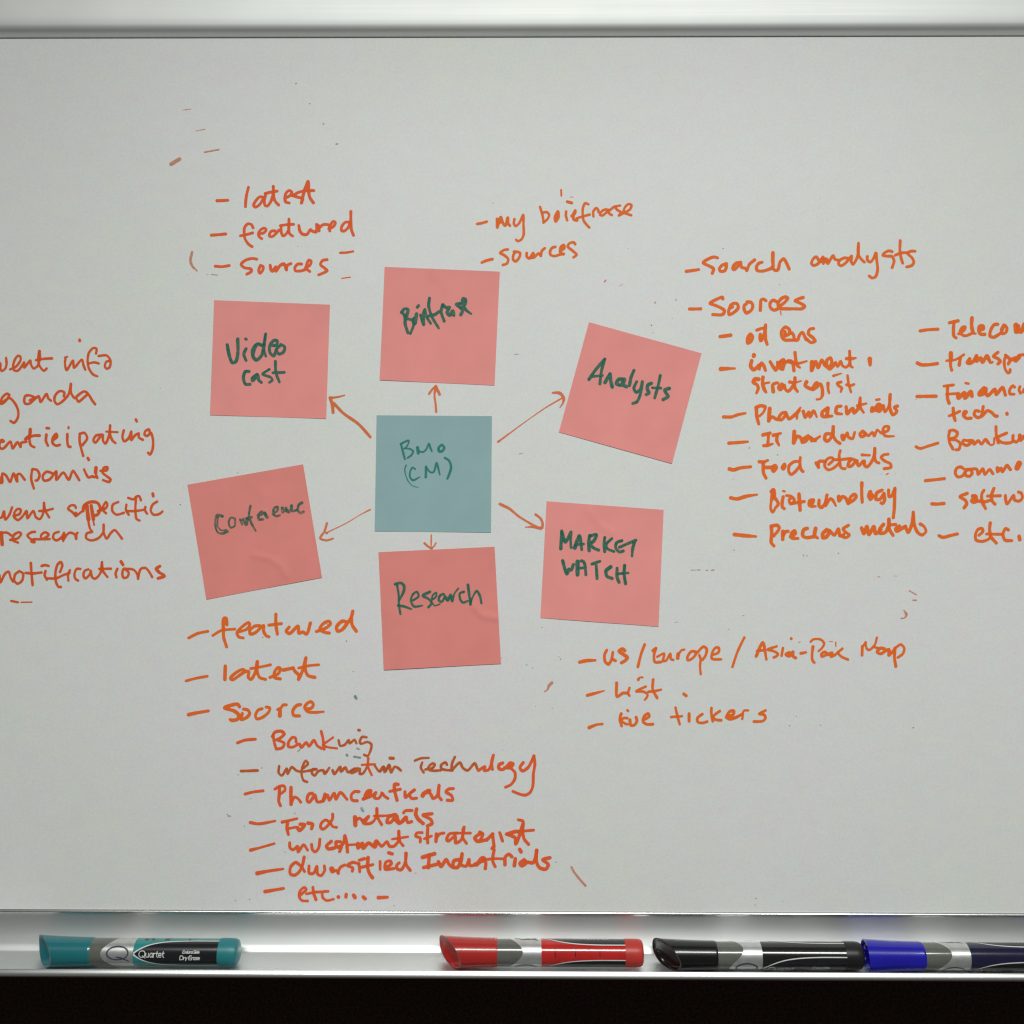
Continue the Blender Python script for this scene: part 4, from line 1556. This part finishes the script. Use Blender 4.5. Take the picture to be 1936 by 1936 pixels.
M_GREY = simple('marker_grey_collar', (0.115, 0.118, 0.105), 0.22, coat=0.9)
M_SILVER = simple('marker_silver_label', (0.66, 0.67, 0.66), 0.34, metal=0.75, coat=0.8)
M_BLACKLABEL = simple('marker_black_label', (0.010, 0.010, 0.013), 0.25, coat=0.8)
M_LINE = simple('marker_line_print', (0.70, 0.71, 0.70), 0.3)
M_LOGO = simple('marker_logo_print', (0.05, 0.05, 0.09), 0.3)
def make_marker(label, px0, px_cap, px_end, pyc, cap_c, strip_c, plug_c, face, dish, dish_depth, yoff=-0.0208, blocks=False, flare=10.1):
    """px0..px_end: ends in the photo; face: angle the printed panel faces; dish: angle the cut cap end faces"""
    R = 0.0083
    c0 = at(px0, pyc, yoff)
    p0 = at(px0, pyc, yoff); pe = at(px_end, pyc, yoff - .003); pc = at(px_cap, pyc, yoff - .006)
    pc = Vector((pc.x, yoff, c0.z))
    root = empty('dry_erase_marker', pc)
    tag(root, label, 'marker', 'dry-erase markers lying in the tray')
    capL = pc.x - p0.x; barL = pe.x - pc.x
    plugL = 34 * PXM
    capm = simple('marker_cap_plastic', cap_c, 0.27, spec=0.45, var=0.05, scale=60, coat=0.6)
    stripm = simple('marker_window_plastic', strip_c, 0.20, spec=0.5, var=0.08, scale=90, coat=1.0)
    plugm = simple('marker_plug_plastic', plug_c, 0.38, spec=0.4, var=0.05, scale=60)
    darkm = simple('marker_cap_hollow_plastic', cap_c, 0.18, spec=0.5, var=0.05, scale=60, coat=0.5)
    # --- cap: flares to its cut end, dish pressed into the cut
    n = 72; rows = 18; V = []; Fc = []
    def rcap(t):      # t 0 at barrel, 1 at end
        return (8.75 + (flare - 8.75) * t ** 1.6) * MM
    for i in range(rows + 1):
        t = i / rows
        for k in range(n):
            a = 2 * math.pi * k / n
            cut = dish_depth * (0.5 + 0.5 * math.cos(a - dish)) ** 1.15
            x = -t * (capL - cut)
            V.append(cyl(x, a, rcap(t * (capL - cut) / capL)))
    base = rows * n
    for i in range(rows):
        for k in range(n):
            k2 = (k + 1) % n
            Fc.append((i * n + k, (i + 1) * n + k, (i + 1) * n + k2, i * n + k2))
    Fc.append(tuple(range(n)))
    cap = mesh_obj('cap', V, Fc, capm, root, smooth=True)
    cap.data.set_sharp_from_angle(angle=rad(50))
    # rim thickness and hollow
    V2 = []; F2 = []; rings = [1.0, 0.93, 0.90, 0.75, 0.5, 0.25]
    sink = [0.0, -0.0002, 0.0022, 0.0048, 0.0064, 0.0072]
    for q, s in enumerate(rings):
        for k in range(n):
            x, y, z = V[base + k]
            xc = sum(V[base + m][0] for m in range(n)) / n
            # rings of the cut shrink towards its middle along the cut plane
            V2.append((xc + (x - xc) * s + sink[q], y * s, z * s))
    xc = sum(V[base + m][0] for m in range(n)) / n
    V2.append((xc + 0.0074, 0, 0))
    for q in range(len(rings) - 1):
        for k in range(n):
            k2 = (k + 1) % n
            F2.append((q * n + k, (q + 1) * n + k, (q + 1) * n + k2, q * n + k2))
    q = len(rings) - 1
    for k in range(n): F2.append((q * n + k, len(V2) - 1, q * n + (k + 1) % n))
    mesh_obj('cap_hollow', V2, F2, darkm, cap, smooth=True)
    # --- barrel
    xe = barL - plugL
    bar = lathe('barrel', [(0.0002, R), (xe, R)], M_GREY, root)
    xw = lambda a: (26 + 26 * math.sin(a - face) ** 2) * PXM
    xs = 87 * PXM
    dr = 0.00006
    patch('silver_band', lambda u, v: cyl(xw(2 * math.pi * v) * (1 - u) + xs * u, 2 * math.pi * v, R + dr), 6, 96, M_SILVER, bar)
    patch('colour_window', lambda u, v: cyl(xs + (xe - xs) * u, 2 * math.pi * v, R + dr), 4, 96, stripm, bar)
    def half(t):  # half angle of the black bullet panel
        return rad(56) * min(1.0, (1 - math.exp(-t * 5.5)) * 1.02) * (min(1, t / 0.02) ** 0.5)
    xn = 90 * PXM
    for side in (0, 1):
        f0 = face + math.pi * side
        patch('label_panel', lambda u, v: cyl(xn + (xe - xn) * u ** 1.7, f0 + half(u ** 1.7) * (2 * v - 1), R + 2.2 * dr), 40, 24, M_BLACKLABEL, bar)
        for sg in (-1, 1):
            def ln(u, v):
                t = u ** 1.7
                th = 0.075 + 0.05 * math.exp(-t * 12)
                return cyl(xn - 0.0006 * math.exp(-t * 40) + (xe - xn) * t, f0 + sg * (half(t) + th * v), R + 3 * dr)
            patch('label_border', ln, 40, 3, M_LINE, bar)
        # lettering: emblem, maker's name, two product lines
        qs = [smooth_path([(66 + 20 * math.cos(t), -1 - 12 * math.sin(t), 2.0 + 1.1 * abs(math.sin(t / 2 + .6))) for t in np.linspace(0.15, 6.35, 22)]),
              smooth_path([(64, 6, 1.6), (74, 8, 3.2), (88, 14, 1.8)])]
        cyl_print('emblem', qs, R + 3 * dr, f0, -8 * PXM, M_LOGO, bar)
        st, _ = text_strokes('Quartet', 99, 6.0, 11.5, 1.35)
        cyl_print('lettering', st, R + 4.5 * dr, f0, 0, M_LINE, bar)
        st, _ = text_strokes('Dry Erase', 176, 10.5, 7.4, 1.4, 0.2)
        s2, _ = text_strokes('EnduraGlide', 181, -1.2, 5.2, 0.8, 0.2)
        cyl_print('lettering', st + s2, R + 4.5 * dr, f0, 0, M_LINE, bar)
    # dark print blocks between panel and window
    for side in ((0,) if blocks else ()):
        for (xa, xb) in ((103, 110), (116, 122), (141, 150), (186, 190)):
            f0 = face + math.pi * side + rad(70)
            patch('window_mark', lambda u, v: cyl((xa + (xb - xa) * u) * PXM, f0 + 0.14 * (2 * v - 1), R + 2 * dr), 2, 6, M_BLACKLABEL, bar)
    # small print bars in the coloured window
    for side in (0.5, 1.5):
        f0 = face + math.pi * side
        for (xa, xb, da) in ((112, 113.5, .35), (150, 151.5, .3), (196, 197.2, .28)):
            patch('window_mark', lambda u, v: cyl((xa + (xb - xa) * u) * PXM, f0 + da * (2 * v - 1), R + 2 * dr), 1, 10, M_BLACKLABEL, bar)
    # --- plug at the far end
    r = R * 1.025
    lathe('end_plug', [(xe - 0.0003, r), (xe + plugL * .55, r), (xe + plugL * .8, r * .975), (xe + plugL * .93, r * .90), (xe + plugL, r * .70)], plugm, root)
    # cap collar ring
    lathe('cap_ring', [(-0.0006, R * 1.035), (0.0010, R * 1.035), (0.0014, R * 1.005)], capm, cap, cap0=False, cap1=False)
    return root
D = rad
make_marker('teal capped marker with its silver and black brand label facing out, leftmost in the tray', 60, 166, 449, 1798.5,
            (0.012, 0.150, 0.175), (0.020, 0.22, 0.22), (0.022, 0.20, 0.22), D(15), D(-4), 0.0165, blocks=True)
make_marker('red capped marker with translucent red barrel, second from the left in the tray', 828.5, 936, 1216.5, 1800,
            (0.42, 0.022, 0.018), (0.48, 0.018, 0.016), (0.50, 0.040, 0.030), D(-66), D(-20), 0.0150)
make_marker('black capped marker with black barrel lying between the red and the blue marker', 1237, 1353, 1632, 1805,
            (0.006, 0.006, 0.006), (0.010, 0.010, 0.010), (0.012, 0.012, 0.012), D(-42), D(-20), 0.0160)
make_marker('blue capped marker with dark barrel, rightmost in the tray and running out of view', 1634, 1746, 2026, 1807,
            (0.012, 0.010, 0.36), (0.010, 0.010, 0.040), (0.012, 0.012, 0.30), D(-58), D(-157), 0.001)
